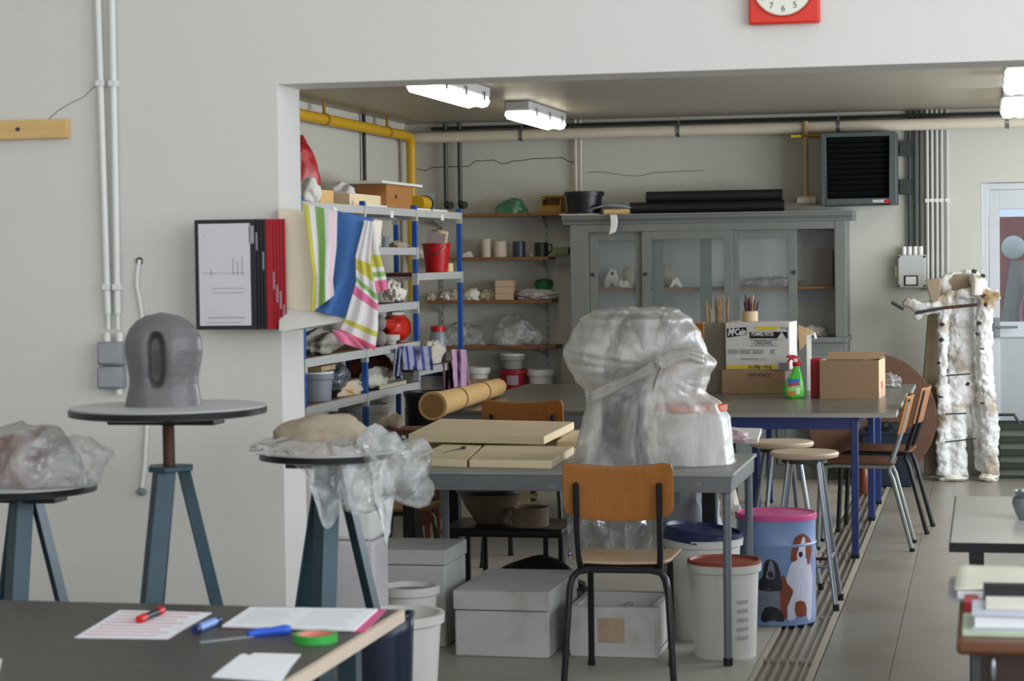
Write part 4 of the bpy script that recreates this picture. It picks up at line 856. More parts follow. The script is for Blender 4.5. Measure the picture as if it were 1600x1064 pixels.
decal([zz(520, 295), zz(470, 330), zz(455, 400), zz(440, 480), zz(465, 500), zz(490, 440), zz(520, 400), zz(560, 400), zz(560, 500), zz(575, 515), zz(592, 430), zz(590, 350), zz(560, 310)], m_db, .0018)
decal([zz(530, 320), zz(512, 370), zz(490, 430), zz(490, 480), zz(545, 480), zz(548, 400), zz(545, 330)], m_dw, .0024)
decal([zz(500, 432), zz(520, 425), zz(530, 445), zz(515, 468), zz(502, 455)], m_dk, .003)
decal([zz(385, 590), zz(420, 660), zz(460, 705), zz(445, 750), zz(415, 760), zz(415, 900), zz(370, 905), zz(360, 700)], m_db, .0014)
decal([zz(290, 480), zz(250, 510), zz(238, 600), zz(205, 640), zz(200, 700), zz(370, 710), zz(372, 640), zz(350, 520)], m_dk, .002)
decal([zz(215, 700), zz(200, 800), zz(215, 900), zz(355, 890), zz(365, 790), zz(350, 700)], m_dg, .0017)
decal([zz(255, 830), zz(225, 920), zz(270, 935), zz(300, 905), zz(340, 930), zz(395, 925), zz(385, 880), zz(340, 830)], m_dk, .0022)
decal([zz(290, 490), zz(275, 560), zz(262, 610), zz(290, 625), zz(325, 615), zz(325, 560), zz(310, 500)], m_dg, .0026)
decal([zz(278, 575), zz(310, 572), zz(318, 610), zz(285, 615)], m_dk, .0032)
# ------------------------------------------------------------------ far tables
BZ = .75
m_dtop = mat('slate_top', (100, 98, 92), .28, var=.12, scale=3, stain=((124, 118, 108), 3, .6, .8)); m_blue = mat('blue_paint', (44, 58, 112), .4, var=.08)
t = thing('work_table', 'dark-topped work table with grey steel apron beside the bamboo pole', 'table', (-2.13, 12.2, 0))
wpart(MB().box(-2.9, -1.37, 11.02, 13.35, BZ-.02, BZ), 'tabletop', m_dtop, t, .003)
wpart(MB().box(-2.89, -1.38, 11.03, 11.06, BZ-.1, BZ-.02).box(-2.89, -2.86, 11.06, 13.3, BZ-.1, BZ-.02).box(-1.41, -1.38, 11.06, 13.3, BZ-.1, BZ-.02), 'apron', m_apron, t, .002)
for x in (-2.86, -1.41):
    for y in (11.07, 13.28): wpart(MB().box(x-.022, x+.022, y-.022, y+.022, 0, BZ-.1), 'leg', m_dark, t)
def bluetable(x0, x1, y0, y1, xf, label):
    t = thing('blue_table', label, 'table', ((x0+x1)/2, (y0+y1)/2, 0))
    wpart(MB().box(x0, x1, y0, y1, BZ-.022, BZ), 'tabletop', m_dtop, t, .003)
    wpart(MB().box(x0, x1, y0-.004, y0, BZ-.022, BZ-.001).box(x1, x1+.004, y0-.004, y1, BZ-.022, BZ-.001), 'edge_strip', mat('alu_edge', (166, 164, 158), .4, .3), t)
    wpart(MB().box(x0+.01, xf, y0+.02, y0+.05, BZ-.085, BZ-.022).box(x0+.01, xf, y1-.05, y1-.02, BZ-.085, BZ-.022).box(xf-.03, xf, y0+.05, y1-.05, BZ-.085, BZ-.022).box(x0+.01, x0+.04, y0+.05, y1-.05, BZ-.085, BZ-.022), 'frame', m_blue, t, .003)
    for x in (x0+.03, xf-.018):
        for y in (y0+.035, y1-.035):
            l = wpart(MB().box(x-.018, x+.018, y-.018, y+.018, .01, BZ-.03), 'leg', m_blue, t, .003); wpart(MB().box(x-.02, x+.02, y-.02, y+.02, 0, .02), 'foot_cap', m_blackpl, l)
bluetable(-1.365, -.45, 10.9, 12.53, -.64, 'blue steel-framed table with the spray bottle on its dark top')
bluetable(-1.365, -.43, 12.55, 13.36, -.64, 'blue steel-framed table behind the stacked cardboard boxes')
# ================================================================== THINGS ON THE FAR TABLES
def carton(name, label, c, w, d, h, rz, mt=m_card, flaps=False, cat='box'):
    t = thing(name, label, cat, c, rz)
    if not flaps:
        part(MB().box(-w/2, w/2, -d/2, d/2, 0, h), 'body', mt, t, .003)
        part(MB().box(-w/2, w/2, -.002, .002, h, h+.0012), 'lid_seam', m_ink, t)
    else:
        e = .005; part(MB().box(-w/2, w/2, -d/2, d/2, 0, e).box(-w/2, w/2, -d/2, -d/2+e, e, h).box(-w/2, w/2, d/2-e, d/2, e, h).box(-w/2, -w/2+e, -d/2+e, d/2-e, e, h).box(w/2-e, w/2, -d/2+e, d/2-e, e, h), 'body', mt, t)
        part(MB().obox((0, d/2-.02, h+.012), (w*.96, .1, .004), (R(24), 0, 0)), 'flap', mt, t); part(MB().obox((w/2-.045, 0, h+.004), (.1, d*.9, .004), (0, R(-6), 0)), 'flap', mt, t)
    return t
YC = 12.42
a = Yp(1128, 614, YC); b = Yp(1238, 614, YC); w = b.x-a.x; h1_ = Yp(1180, 578, YC).z-BZ
t = carton('cardboard_box', 'flat brown cardboard box with scribbled writing under the fries box', ((a.x+b.x)/2, YC+.15, BZ), w, .3, h1_, 0)
lettering(t, 'OPA KNCE', .028, (.01, -.152, h1_*.78), m_ink, 'scribble', shear=.2)
patch(t, [(w*.4, -.1505, .05), (w*.5, -.1505, .05), (w*.5, -.1505, h1_-.005), (w*.4, -.1505, h1_-.005)], m_paper, 'label')
a = Yp(1136, 577, YC-.005); b = Yp(1237, 577, YC-.005); w = b.x-a.x; h2_ = Yp(1180, 504, YC).z-BZ-h1_
zf = BZ+h1_+.0015
t = carton('fries_box', 'white printed food box with yellow and black labels on the flat box', ((a.x+b.x)/2, YC+.14, zf), w, .28, h2_, R(-4), mat('white_carton', (206, 202, 198), .6, var=.03))
def pr(u0, u1, v0, v1, mt, nm='print', lift=.001): 
    y = -.14-lift; patch(t, [(-w/2+u0*w, y, v0*h2_), (-w/2+u1*w, y, v0*h2_), (-w/2+u1*w, y, v1*h2_), (-w/2+u0*w, y, v1*h2_)], mt, nm)
def tx(s, u, v, sz, mt, shear=0, sx=1., off=0., lift=.0028): lettering(t, s, sz, (-w/2+u*w, -.14-lift, v*h2_), mt, shear=shear, sx=sx, off=off)
y = -.142; patch(t, [(-w/2+.03*w, y, .68*h2_), (-w/2+.335*w, y, .74*h2_), (-w/2+.33*w, y, .9*h2_), (-w/2+.025*w, y, .87*h2_)], m_ink, 'logo_plate')
tx('M', .082, .79, .062, m_paper, .2, .7, .0015); tx('c', .137, .83, .036, m_paper, .2, .8, .001); tx('Cain', .232, .795, .052, m_paper, .2, .68, .0015)
pr(.47, .82, .84, .91, m_yellow); pr(.38, .97, .66, .8, m_ink)
tx('POMMES FRITES', .58, .75, .032, m_paper, 0, .58, .0004)
y = -.1435; patch(t, [(-w/2+.8*w, y, .645*h2_), (-w/2+.955*w, y, .645*h2_), (-w/2+.88*w, y, .8*h2_)], mat('white_carton', (206, 202, 198), .6), 'print')
tx('12', .88, .69, .02, m_ink); tx('mm', .88, .66, .014, m_ink); tx('10 kg', .92, .875, .022, m_ink)
pr(.38, .82, .62, .628, m_ink); pr(.38, .82, .5, .508, m_ink); tx('- ORIGINAL -', .6, .565, .036, m_ink, 0, .68)
for k, (u0, u1) in enumerate(((.03, .2), (.22, .4), (.42, .6), (.7, .78))): 
    for v in (.41, .385, .36, .335): pr(u0, u1-.02*((k+int(v*100)) % 2), v, v+.014, mat('grey_print', (130, 128, 130), .8), 'print_line')
tx('BEWAREN BIJ -18°C', .44, .22, .018, mat('grey_print', (130, 128, 130), .8))
pr(.02, .79, .02, .1, m_yellow); tx('4 x 2500g = 10,0 kg', .54, .06, .028, m_ink, 0, .6, .0006); pr(.83, .98, .02, .15, mat('grey_print', (130, 128, 130), .8), 'print_block')
# grey storage box with brushes, orange folder, tan paper, pale board
a = Yp(1101, 578, 12.55); b = Yp(1135, 505, 12.55)
t = thing('storage_box', 'grey-brown open box full of brushes beside the fries box', 'box', (a.x+.07, 12.62, BZ)); hh = b.z-BZ
part(MB().box(-.07, .07, -.09, .09, 0, .01).box(-.07, .07, -.09, -.085, .01, hh).box(-.07, .07, .085, .09, .01, hh).box(-.07, -.065, -.085, .085, .01, hh).box(.065, .07, -.085, .085, .01, hh), 'body', mat('box_grey_brown', (140, 132, 120), .7, var=.1), t)
random.seed(11)
m_br = wood('brush_handle', (186, 160, 120), (130, 100, 66), .5, axis=2)
for k in range(14):
    x = -.05+.1*random.random(); y = -.06+.12*random.random(); z = hh+.07+.09*random.random(); dx = (random.random()-.5)*.05; bx = x+dx*1.6
    o = thing('paint_brush', 'wooden-handled brush standing in the grey-brown box', 'brush', (a.x+.07+x, 12.62+y, BZ+.012), 0, 'brushes in the grey-brown box')
    part(MB().tube([(0, 0, 0), (dx, 0, z-.05)], [.004, .0055], 7), 'handle', m_br, o); part(MB().tube([(dx, 0, z-.05), (dx*1.05, 0, z-.03), (dx*1.2, 0, z)], [.006, .008, .003], 7), 'bristles', mat('bristle', (150, 124, 90), .9, var=.3), o)
a = Yp(1086, 545, 12.7); solo(MB().box(a.x, a.x+.05, 12.72, 12.86, BZ, Yp(1090, 505, 12.7).z), 'file_box', mat('orange_card', (214, 140, 54), .6), 'narrow orange file box behind the wrapped sculpture', 'box', .003)
zt = zf+h2_+.0014; c = Yp(1172, 500, 12.6)
t = thing('pot_of_tools', 'small tan pot filled with dark tools on the fries box', 'pot', (c.x, 12.6, zt)); pr_ = .047
part(MB().lathe([(0, 0), (pr_, 0), (pr_, .06), (pr_-.004, .06), (pr_-.005, .006), (0, .005)], n=28), 'pot', m_cardl, t)
for k in range(9):
    an = k*2.4; r = .008+.003*k; part(MB().tube([(r*math.cos(an), r*math.sin(an), .006), (r*1.5*math.cos(an), r*1.3*math.sin(an), .1+.012*(k % 4)), (r*1.7*math.cos(an), r*1.4*math.sin(an), .118+.014*(k % 4))], [.004, .007, .004], 7), 'tool', m_br if k % 3 == 0 else mat('dark_red_tool', (74, 44, 48), .5), t)
solo(MB().box(c.x-.1, c.x-.055, 12.5, 12.56, zt, zt+.004), 'paper_slip', m_cardl, 'small paper slip on the fries box beside the tan pot', 'paper')
a = Yp(1247, 540, 12.8); pts = [Yp(1247, 508, 12.8), Yp(1272, 517, 12.8), Yp(1262, 535, 12.8), Yp(1249, 548, 12.8)]
t = thing('folder_stack', 'tan and grey folders standing behind the fries box', 'folders', (a.x, 12.84, BZ))
wpart(MB().prism(pts, (0, .01, 0)), 'tan_sheet', mat('tan_paper', (206, 170, 128), .8), t)
p0, p1 = Yp(1240, 600, 12.82), Yp(1266, 530, 12.82); wpart(MB().box(p0.x, p1.x, 12.815, 12.87, BZ, p1.z), 'grey_folder', mat('grey_folder', (120, 128, 122), .7, var=.1), t)
p0, p1 = Yp(1261, 600, 12.7), Yp(1267, 524, 12.7); solo(MB().box(p0.x, p1.x, 12.7, 12.72, BZ, p1.z).tube([(p1.x-.01, 12.71, p1.z), (p1.x+.02, 12.7, p1.z+.012), (p1.x+.03, 12.69, p1.z-.02)], .008, 8), 'pale_strip', m_whitep, 'thin pale upright strip with hooked top beside the folders', 'strip')
# spray bottle
c = Z(1241, 622, BZ); s = mpp(c); t = thing('spray_bottle', 'green spray cleaner bottle with red trigger head on the blue table', 'bottle', c, R(6)); t.scale = (1.18, 1.1, 1)
prof = [(.0, .03, 0), (.008, .046, 0), (.04, .051, 0), (.085, .047, 0), (.115, .036, .006), (.145, .023, .012), (.168, .017, .012), (.185, .016, .012)]
def bot(u, v):
    k = v*(len(prof)-1); i = min(int(k), len(prof)-2); f_ = k-i; z = prof[i][0]*(1-f_)+prof[i+1][0]*f_; r = prof[i][1]*(1-f_)+prof[i+1][1]*f_; o = prof[i][2]*(1-f_)+prof[i+1][2]*f_
    a = u*2*PI; ca, sa = math.cos(a), math.sin(a); return (o+r*abs(ca)**.8*(1 if ca > 0 else -1), r*.58*abs(sa)**.8*(1 if sa > 0 else -1), z)
part(MB().sheet(bot, 36, 28), 'bottle', mat('bottle_green', (84, 190, 66), .25, var=.05), t, sm=60)
part(MB().lathe([(0, 0), (.03, 0), (.0, .001)], n=20), 'base', mat('bottle_green', (84, 190, 66), .25), t)
part(MB().lathe([(.018, .183), (.019, .185), (.019, .205), (.012, .207), (0, .207)], (.012, 0, 0), n=20), 'collar', m_red, t)
part(MB().prism([(.034, -.009, .207), (.026, -.009, .232), (.002, -.009, .246), (-.034, -.009, .246), (-.036, -.009, .232), (-.012, -.009, .222), (-.002, -.009, .207)], (0, .018, 0)), 'spray_head', mat('head_red', (196, 50, 60), .4), t, .003)
part(MB().tube([(-.014, 0, .226), (-.03, 0, .205), (-.026, 0, .19)], [.006, .005, .004], 8), 'trigger', mat('head_red', (196, 50, 60), .4), t)
part(MB().box(.0, .018, -.0095, .0095, .207, .226), 'head_insert', m_whitep, t)
def lab(x, z, lift=.0): 
    i = 0; k = 0
    for i in range(len(prof)-1):
        if prof[i][0] <= z <= prof[i+1][0]: break
    f_ = (z-prof[i][0])/(prof[i+1][0]-prof[i][0]); r = prof[i][1]*(1-f_)+prof[i+1][1]*f_; o = prof[i][2]*(1-f_)+prof[i+1][2]*f_
    c_ = max(-.97, min(.97, (x-o)/r)); ca = abs(c_)**(1/.8); return V((x, -r*.58*(max(0, 1-ca*ca)**.5)**.8-.0012-lift, z))
def labp(u0, u1, v0, v1, mt, lift, nm='label', sl=0):
    part(MB().sheet(lambda u, v: lab(u0+(u1-u0)*u, v0+(v1-v0)*v+sl*u, lift), 14, 8), nm, mt, t, sm=60)
labp(-.036, .03, .02, .095, mat('label_lime', (150, 205, 110), .4, var=.2, scale=40), 0)
labp(-.03, .026, .07, .108, mat('label_blue', (40, 110, 190), .4), .0006, 'label_band', .004)
labp(-.03, .005, .022, .042, mat('label_orange', (220, 130, 60), .4, var=.2, scale=60), .0006, 'label_fruit'); labp(.008, .028, .026, .06, mat('label_pale', (206, 226, 196), .4), .0006, 'label_fruit')
lettering(t, 'AJAX', .024, (-.003, 0, .08), mat('label_red', (206, 40, 48), .4), shear=.2, off=.0012, bend=lambda x, y: lab(max(-.036, min(.03, x-.003)), .08+y+x*.12, .0016))
# open carton with red box
a = Z(1282, 623, BZ); b = Z(1375, 623, BZ); w = b.x-a.x; hh = Yp(1320, 563, a.y).z-BZ
t = carton('cardboard_box', 'open brown cardboard box with pale printed side on the blue table', ((a.x+b.x)/2+.005, a.y+.16, BZ), w, .3, hh, R(-4), flaps=True)
part(MB().box(w/2, w/2+.001, -.15, .15, 0, hh), 'pale_side', m_cardl, t); patch(t, [(w/2+.0012, -.06, .05), (w/2+.0012, .03, .05), (w/2+.0012, .03, .09), (w/2+.0012, -.06, .09)], mat('red_print', (190, 80, 80), .7), 'red_mark', .0005, (1, 0, 0))
patch(t, [(w/2+.0012, -.01, .02), (w/2+.0012, .005, .02), (w/2+.0012, .005, .05), (w/2+.0012, -.01, .05)], mat('red_print', (190, 80, 80), .7), 'red_mark', .0005, (1, 0, 0))
q = Yp(1267, 600, a.y+.12); q2 = Yp(1281, 561, a.y+.12)
solo(MB().box(q.x, q2.x+.001, a.y+.1, a.y+.3, BZ, q2.z), 'red_box', mat('red_carton', (168, 26, 30), .5), 'narrow red box squeezed against the open cardboard box', 'box', .002)
c = Yp(1402, 604, 13.0); solo(MB().blob((c.x-.06, 13.0, BZ+.03), (.08, .07, .05), .4, 3, 5, 30, 18, -.6), 'plastic_bag', m_clear, 'crumpled clear bag on the table behind the open carton', 'plastic bag', sm=80)
# bamboo pole lying on the work table
a = Z(676, 634, BZ+.076); b = Z(780, 604, BZ+.056)
t = thing('bamboo_pole', 'thick bamboo pole with dark rings lying on the work table', 'bamboo', (a+b)/2)
m_bam = wood('bamboo', (222, 184, 126), (202, 160, 100), .35, axis=1); d = b-a
pp = [0, .04, .12, .3, .42, .58, .75, .97, 1]; rr = [.074, .07, .063, .06, .058, .055, .053, .052, .044]
wpart(MB().tube([a+d*k-V((0, 0, 0 if k > .06 else .0)) for k in pp], rr, 20), 'culm', m_bam, t)
for k in (.33, .7): wpart(MB().tube([a+d*(k-.006), a+d*(k+.006)], .062 if k < .5 else .056, 20), 'ring', m_brown, t)
wpart(MB().tube([a-d*.003, a+d*.002], [.06, .062], 20), 'hollow_end', mat('bamboo_inside', (150, 112, 70), .8), t)
# things behind the tables on the floor
c = V((Yp(1362, 640, 14.68).x, 14.655, .44)); T = Matrix.Translation(c)@Matrix.Rotation(R(90-5), 4, 'X')
solo(MB().lathe([(0, -.012), (.435, -.012), (.44, -.006), (.44, .006), (.435, .012), (0, .012)], n=64, T=T), 'round_board', wood('round_board_wood', (110, 80, 62), (92, 62, 46), .5), 'large round brown board leaning on the cabinet end behind the boxes', 'board')
def crate(name, label, c, w, d, h, mt, slots, handle=False):
    t = thing(name, label, 'crate', c); e = .012
    part(MB().box(-w/2, w/2, -d/2, d/2, 0, e).box(-w/2, w/2, d/2-e, d/2, e, h).box(-w/2, -w/2+e, -d/2, d/2-e, e, h).box(w/2-e, w/2, -d/2, d/2-e, e, h).box(-w/2+e, -w/2+.05, -d/2, -d/2+e, e, h).box(w/2-.05, w/2-e, -d/2, -d/2+e, e, h), 'body', mt, t, .003)
    n = slots; sp = h/(n+.2)
    for k in range(n+1): part(MB().box(-w/2+.05, w/2-.05, -d/2, -d/2+e, max(e, k*sp-.02), min(h, k*sp+.025)), 'slat', mt, t, .002)
    part(MB().box(-w/2+e, w/2-e, -d/2+.04, -d/2+.045, e, h*.98), 'liner', mat('crate_liner', (118, 122, 112), .7), t)
    if handle: part(MB().tube([(-w*.5, -d/2+.02, h-.02), (-w*.48, -d/2+.02, h+.06), (-w*.1, -d/2+.02, h+.062), (w*.02, -d/2+.02, h-.01)], .011, 8), 'handle', mt, t)
    return t
q = Yp(1556, 738, 14.95); crate('green_crate', 'dark green slotted crate with handle on the floor before the door', (q.x+.16, 15.05, 0), .36, .3, .38, mat('crate_green', (46, 52, 44), .5), 4, True)
a = Yp(1374, 700, 14.3); b = Yp(1424, 700, 14.3)
t = thing('storage_crate', 'dark navy crate standing under the blue table by the plaster figure', 'crate', ((a.x+b.x)/2-.06, 14.45, 0)); hh = Yp(1400, 665, 14.3).z; w = b.x-a.x+.12
m_nav = mat('crate_navy', (34, 42, 58), .4, var=.1)
part(MB().box(-w/2, w/2, -.15, .15, 0, hh-.05), 'body', m_nav, t, .012); part(MB().box(-w/2-.012, w/2+.012, -.162, .162, hh-.06, hh-.04), 'rim', m_nav, t, .004); part(MB().blob((0, 0, hh-.04), (w*.4, .12, .05), .3, 4, 3), 'contents', mat('dark_stuff', (40, 44, 46), .4, var=.5, scale=30), t)
c = Yp(1350, 712, 13.9); solo(MB().lathe([(0, 0), (.035, 0), (.037, .01), (.037, .13), (.02, .17), (.014, .18), (.016, .2), (0, .2)], (c.x, 13.9, 0), n=20), 'brown_bottle', mat('bottle_brown', (112, 60, 40), .3), 'small brown bottle with pale cap on the floor beside the navy crate', 'bottle')

# ================================================================== GREY CABINET WITH SLIDING GLASS
m_cab = mat('cabinet_grey', (118, 122, 117), .5, var=.06, stain=((104, 107, 100), 3, .6, .85)); m_cabin = mat('cabinet_inside', (214, 216, 214), .7, var=.05)
CY = 14.82; a = Yp(892, 480, CY); b = Yp(1322, 480, CY); x0, x1 = a.x, b.x; ztop = Yp(1100, 338, CY).z; zg = Yp(1280, 527, CY).z
t = thing('display_cabinet', 'grey wooden cabinet with sliding glass doors against the far wall', 'cabinet', ((x0+x1)/2, (CY+YW)/2, 0)); xc = (x0+x1)/2; W2_ = (x1-x0)/2
D0, D1 = CY-(CY+YW)/2, (YW-.004)-(CY+YW)/2
part(MB().box(-W2_, -W2_+.13, D0, D1, zg, ztop-.04).box(W2_-.075, W2_, D0, D1, zg, ztop-.04).box(-W2_+.13, W2_-.075, D0, D1, ztop-.1, ztop-.04), 'carcass', m_cab, t, .003)
part(MB().box(-W2_+.13, W2_-.075, D1-.02, D1-.004, zg, ztop-.1), 'back_panel', m_cabin, t)
cp_ = [(0, -.04), (-.012, -.035), (-.014, -.022), (-.03, -.008), (-.045, .004), (-.05, .022), (-.06, .026), (-.06, .04), (0, .04)]
part(MB().prism([(-W2_-.05, D0+k, ztop-.01+z*.9) for k, z in cp_], (2*W2_+.1, 0, 0)).box(-W2_-.05, W2_+.05, D0, D1, ztop-.04, ztop+.026), 'cornice', m_cab, t)
part(MB().box(-W2_-.01, W2_+.01, D0-.06, D1, zg-.035, zg), 'ledge', m_cab, t, .004)
part(MB().box(-W2_-.0, W2_+.0, D0-.04, D1, 0.0, zg-.035), 'base', m_cab, t, .003)
for k in range(4):
    xa = -W2_+.03+k*(2*W2_-.03)/4; o = part(MB().box(xa, xa+(2*W2_-.03)/4-.03, D0-.056, D0-.04, .1, zg-.07), 'base_door', m_cab, t, .003)
    part(MB().box(xa+.06, xa+(2*W2_-.03)/4-.09, D0-.06, D0-.055, .16, zg-.13), 'door_panel', m_cabin if False else mat('cab_panel', (128, 140, 142), .5), o)
part(MB().box(-W2_+.13, W2_-.075, D0+.08, D1-.02, Yp(1100, 450.5, CY+.2).z-.01, Yp(1100, 450.5, CY+.2).z+.008), 'shelf', m_shelfw, t)
zsh = Yp(1100, 450.5, CY+.2).z+.008
m_cg = glass('cabinet_glass', (244, 246, 246), .95)
for i, (p0, p1, yy) in enumerate(((921, 1006, .03), (1003, 1144, .005), (1141, 1245, .03))):
    xa, xb = Yp(p0, 430, CY+yy).x-xc, Yp(p1, 430, CY+yy).x-xc; y = D0+yy
    o = part(MB().box(xa, xa+.062, y, y+.02, zg+.004, ztop-.1).box(xb-.055, xb, y, y+.02, zg+.004, ztop-.1).box(xa+.062, xb-.055, y, y+.02, ztop-.16, ztop-.1).box(xa+.062, xb-.055, y, y+.02, zg+.004, zg+.07), 'sliding_door', m_cab, t, .002)
    part(MB().box(xa+.062, xb-.055, y+.008, y+.012, zg+.07, ztop-.16), 'pane', m_cg, o)
    part(MB().tube([((xb-.02) if i == 2 else xa+.025, y-.008, zsh+.1), ((xb-.02) if i == 2 else xa+.025, y+.002, zsh+.1)], .014, 12), 'finger_pull', m_dark, o)
for p0, p1 in ((1019, 1037), (1094, 1112)):
    xa, xb = Yp(p0, 430, CY+.06).x-xc, Yp(p1, 430, CY+.06).x-xc; part(MB().box(xa, xb, D0+.052, D0+.064, zg, ztop-.1), 'inner_stile', mat('inner_green', (100, 114, 106), .5), t)
# plaster casts on its shelf
def cast_arch(px, label, w=.12, h=.15, rz=0):
    c = Yp(px, 447, CY+.2); o = thing('plaster_cast', label, 'cast', (c.x, CY+.2, zsh), rz)
    pts = [(-w/2, 0, 0), (-w*.45, 0, h*.45), (-w*.15, 0, h*.92), (w*.15, 0, h*.9), (w*.32, 0, h*.5), (w*.36, 0, 0), (w*.12, 0, 0), (w*.02, 0, h*.22), (-w*.12, 0, h*.22), (-w*.2, 0, 0)]
    part(MB().prism(pts, (0, .07, 0)), 'shell', m_plaster, o, .012); part(MB().blob((.0, -.002, h*.68), (.012, .006, .012), 0), 'eye_hole', m_ink, o)
cast_arch(957, 'white plaster mould shell with dark hole and arch, beside the pale mask', .13, .155)
c = Yp(981, 440, CY+.22); o = thing('plaster_mask', 'pale plaster face mask standing on the cabinet shelf', 'cast', (c.x, CY+.24, zsh))
part(MB().blob((0, 0, .078), (.052, .04, .078), .05, 2, 4), 'head', mat('plaster_dull', (190, 180, 156), .9, var=.08), o); part(MB().prism([(-.008, -.04, .06), (.008, -.04, .06), (0, -.035, .1)], (0, -.012, -.004)), 'nose', mat('plaster_dull', (190, 180, 156), .9), o)
c = Yp(978, 445, CY+.15); solo(MB().blob((c.x, CY+.12, zsh+.022), (.05, .03, .03), .3, 3, 8, 22, 12, -.72).blob((c.x-.035, CY+.12, zsh+.03), (.022, .024, .03), .2, 3, 9, 16, 10, -.9), 'plaster_scrap', m_plaster, 'small white plaster fragment lying in front of the pale mask', 'cast')
c = Yp(1042, 430, CY+.24); solo(MB().blob((c.x, CY+.26, zsh+.08), (.06, .045, .082), .12, 2, 3, 24, 16, -.97), 'plaster_bust', mat('plaster_dull', (190, 180, 156), .9), 'rounded plaster head on the shelf behind the middle glass door', 'cast')
c = Yp(1056, 440, CY+.14); w = .1; solo(MB().prism([(c.x-w/2, CY+.12, zsh), (c.x-w*.2, CY+.12, zsh+.06), (c.x+w*.1, CY+.12, zsh+.075), (c.x+w/2, CY+.12, zsh), (c.x+w*.28, CY+.12, zsh), (c.x+.0, CY+.12, zsh+.025), (c.x-w*.28, CY+.12, zsh)], (0, .06, 0)), 'plaster_fragment', m_plaster, 'arched white plaster fragment in front of the rounded head', 'cast', .006)
c = Yp(1205, 440, CY+.2); solo(MB().blob((c.x, CY+.2, zsh+.02), (.2, .08, .045), .35, 4, 2, 36, 14, -.42), 'plastic_wrap', m_clear, 'flat crumpled clear plastic on the right end of cabinet shelf', 'plastic sheet', sm=80)
c = Yp(1290, 400, CY+.2); solo(MB().box(c.x-.06, c.x+.05, CY+.2, CY+.28, zsh, zsh+.26), 'grey_carton', mat('dull_carton', (140, 130, 128), .7, var=.1), 'dull upright carton at the open end of cabinet shelf', 'box', .003)
c = Yp(1265, 525, CY+.2); solo(MB().blob((c.x, CY+.2, zg+.02), (.14, .08, .06), .3, 3, 12, 26, 12, -.33), 'cloth_heap', mat('heap_cloth', (186, 180, 166), .9, var=.15), 'pale cloth heap on the cabinet floor behind the open end', 'cloth')
# on top of the cabinet
zt = ztop+.026
c = Yp(912, 333, CY+.1); s = mpp(c); t = thing('black_tub', 'black lidded plastic tub at the shelf end of the cabinet top', 'tub', (c.x, CY+.13, zt))
part(MB().lathe([(0, 0), (25*s, 0), (28*s, 29*s), (31*s, 29.5*s), (31*s, 34*s), (29*s, 35*s), (0, 35*s)], n=36), 'body', m_blackpl, t); part(MB().lathe([(30*s, 31*s), (31.5*s, 31*s), (31.5*s, 36*s), (28*s, 37*s), (0, 36*s)], n=36), 'lid', m_blackpl, t)
c = Yp(962, 332, CY); solo(MB().box(c.x-.09, c.x+.09, CY+.0, CY+.1, zt, zt+.035), 'wood_block', m_pine, 'small wood block on the cabinet top beside the black tub', 'wood', .003)
def mag(u, v): return (c.x-.17+.27*u, CY-.01+.2*v, zt+.045+.03*math.sin(u*PI)*(.6+.4*v)+.012*noise.noise(V((u*4, v*4, 1))))
solo(MB().sheet(mag, 18, 10), 'magazine', mat('magazine', (150, 168, 190), .4, var=.4, scale=16), 'open glossy magazine draped over the wood block', 'magazine', thick=.006)
solo(MB().sheet(lambda u, v: (c.x-.03+.05*u+.04*v-.05*v*v, CY-.075-.012*math.sin(v*3), zt-.005-.14*v*(1-.12*u)), 6, 12), 'paper_strip', m_paper, 'curled paper strip hanging over the cabinet cornice', 'paper', thick=.002)
c2_ = Yp(905, 334, CY-.02); solo(MB().slab([(c2_.x-.14, CY-.05), (c2_.x+.1, CY-.055), (c2_.x+.14, CY+.02), (c2_.x-.1, CY+.02)], zt, zt+.006), 'loose_papers', mat('cream_paper', (206, 200, 184), .8), 'loose cream papers under the black tub on the cabinet', 'paper')
def rollfn(px0, px1, py, y, z, r, name, label):
    a = Yp(px0, py, y); b = Yp(px1, py, y); t = thing(name, label, 'roll', ((a.x+b.x)/2, y, z)); L = (b.x-a.x)/2
    part(MB().tube([(-L, 0, r), (L, 0, r)], r, 20), 'roll', mat('black_roofing', (26, 27, 30), .5, var=.25, scale=20), t); part(MB().tube([(-L-.002, 0, r), (L+.002, 0, r)], r*.35, 12), 'core', m_brown, t)
rollfn(985, 1225, 321, CY+.12, zt, .042, 'black_roll', 'lower long black roll lying on the cabinet top')
rollfn(1010, 1222, 303, CY+.13, zt+.083, .038, 'black_roll', 'upper long black roll stacked on the lower roll')
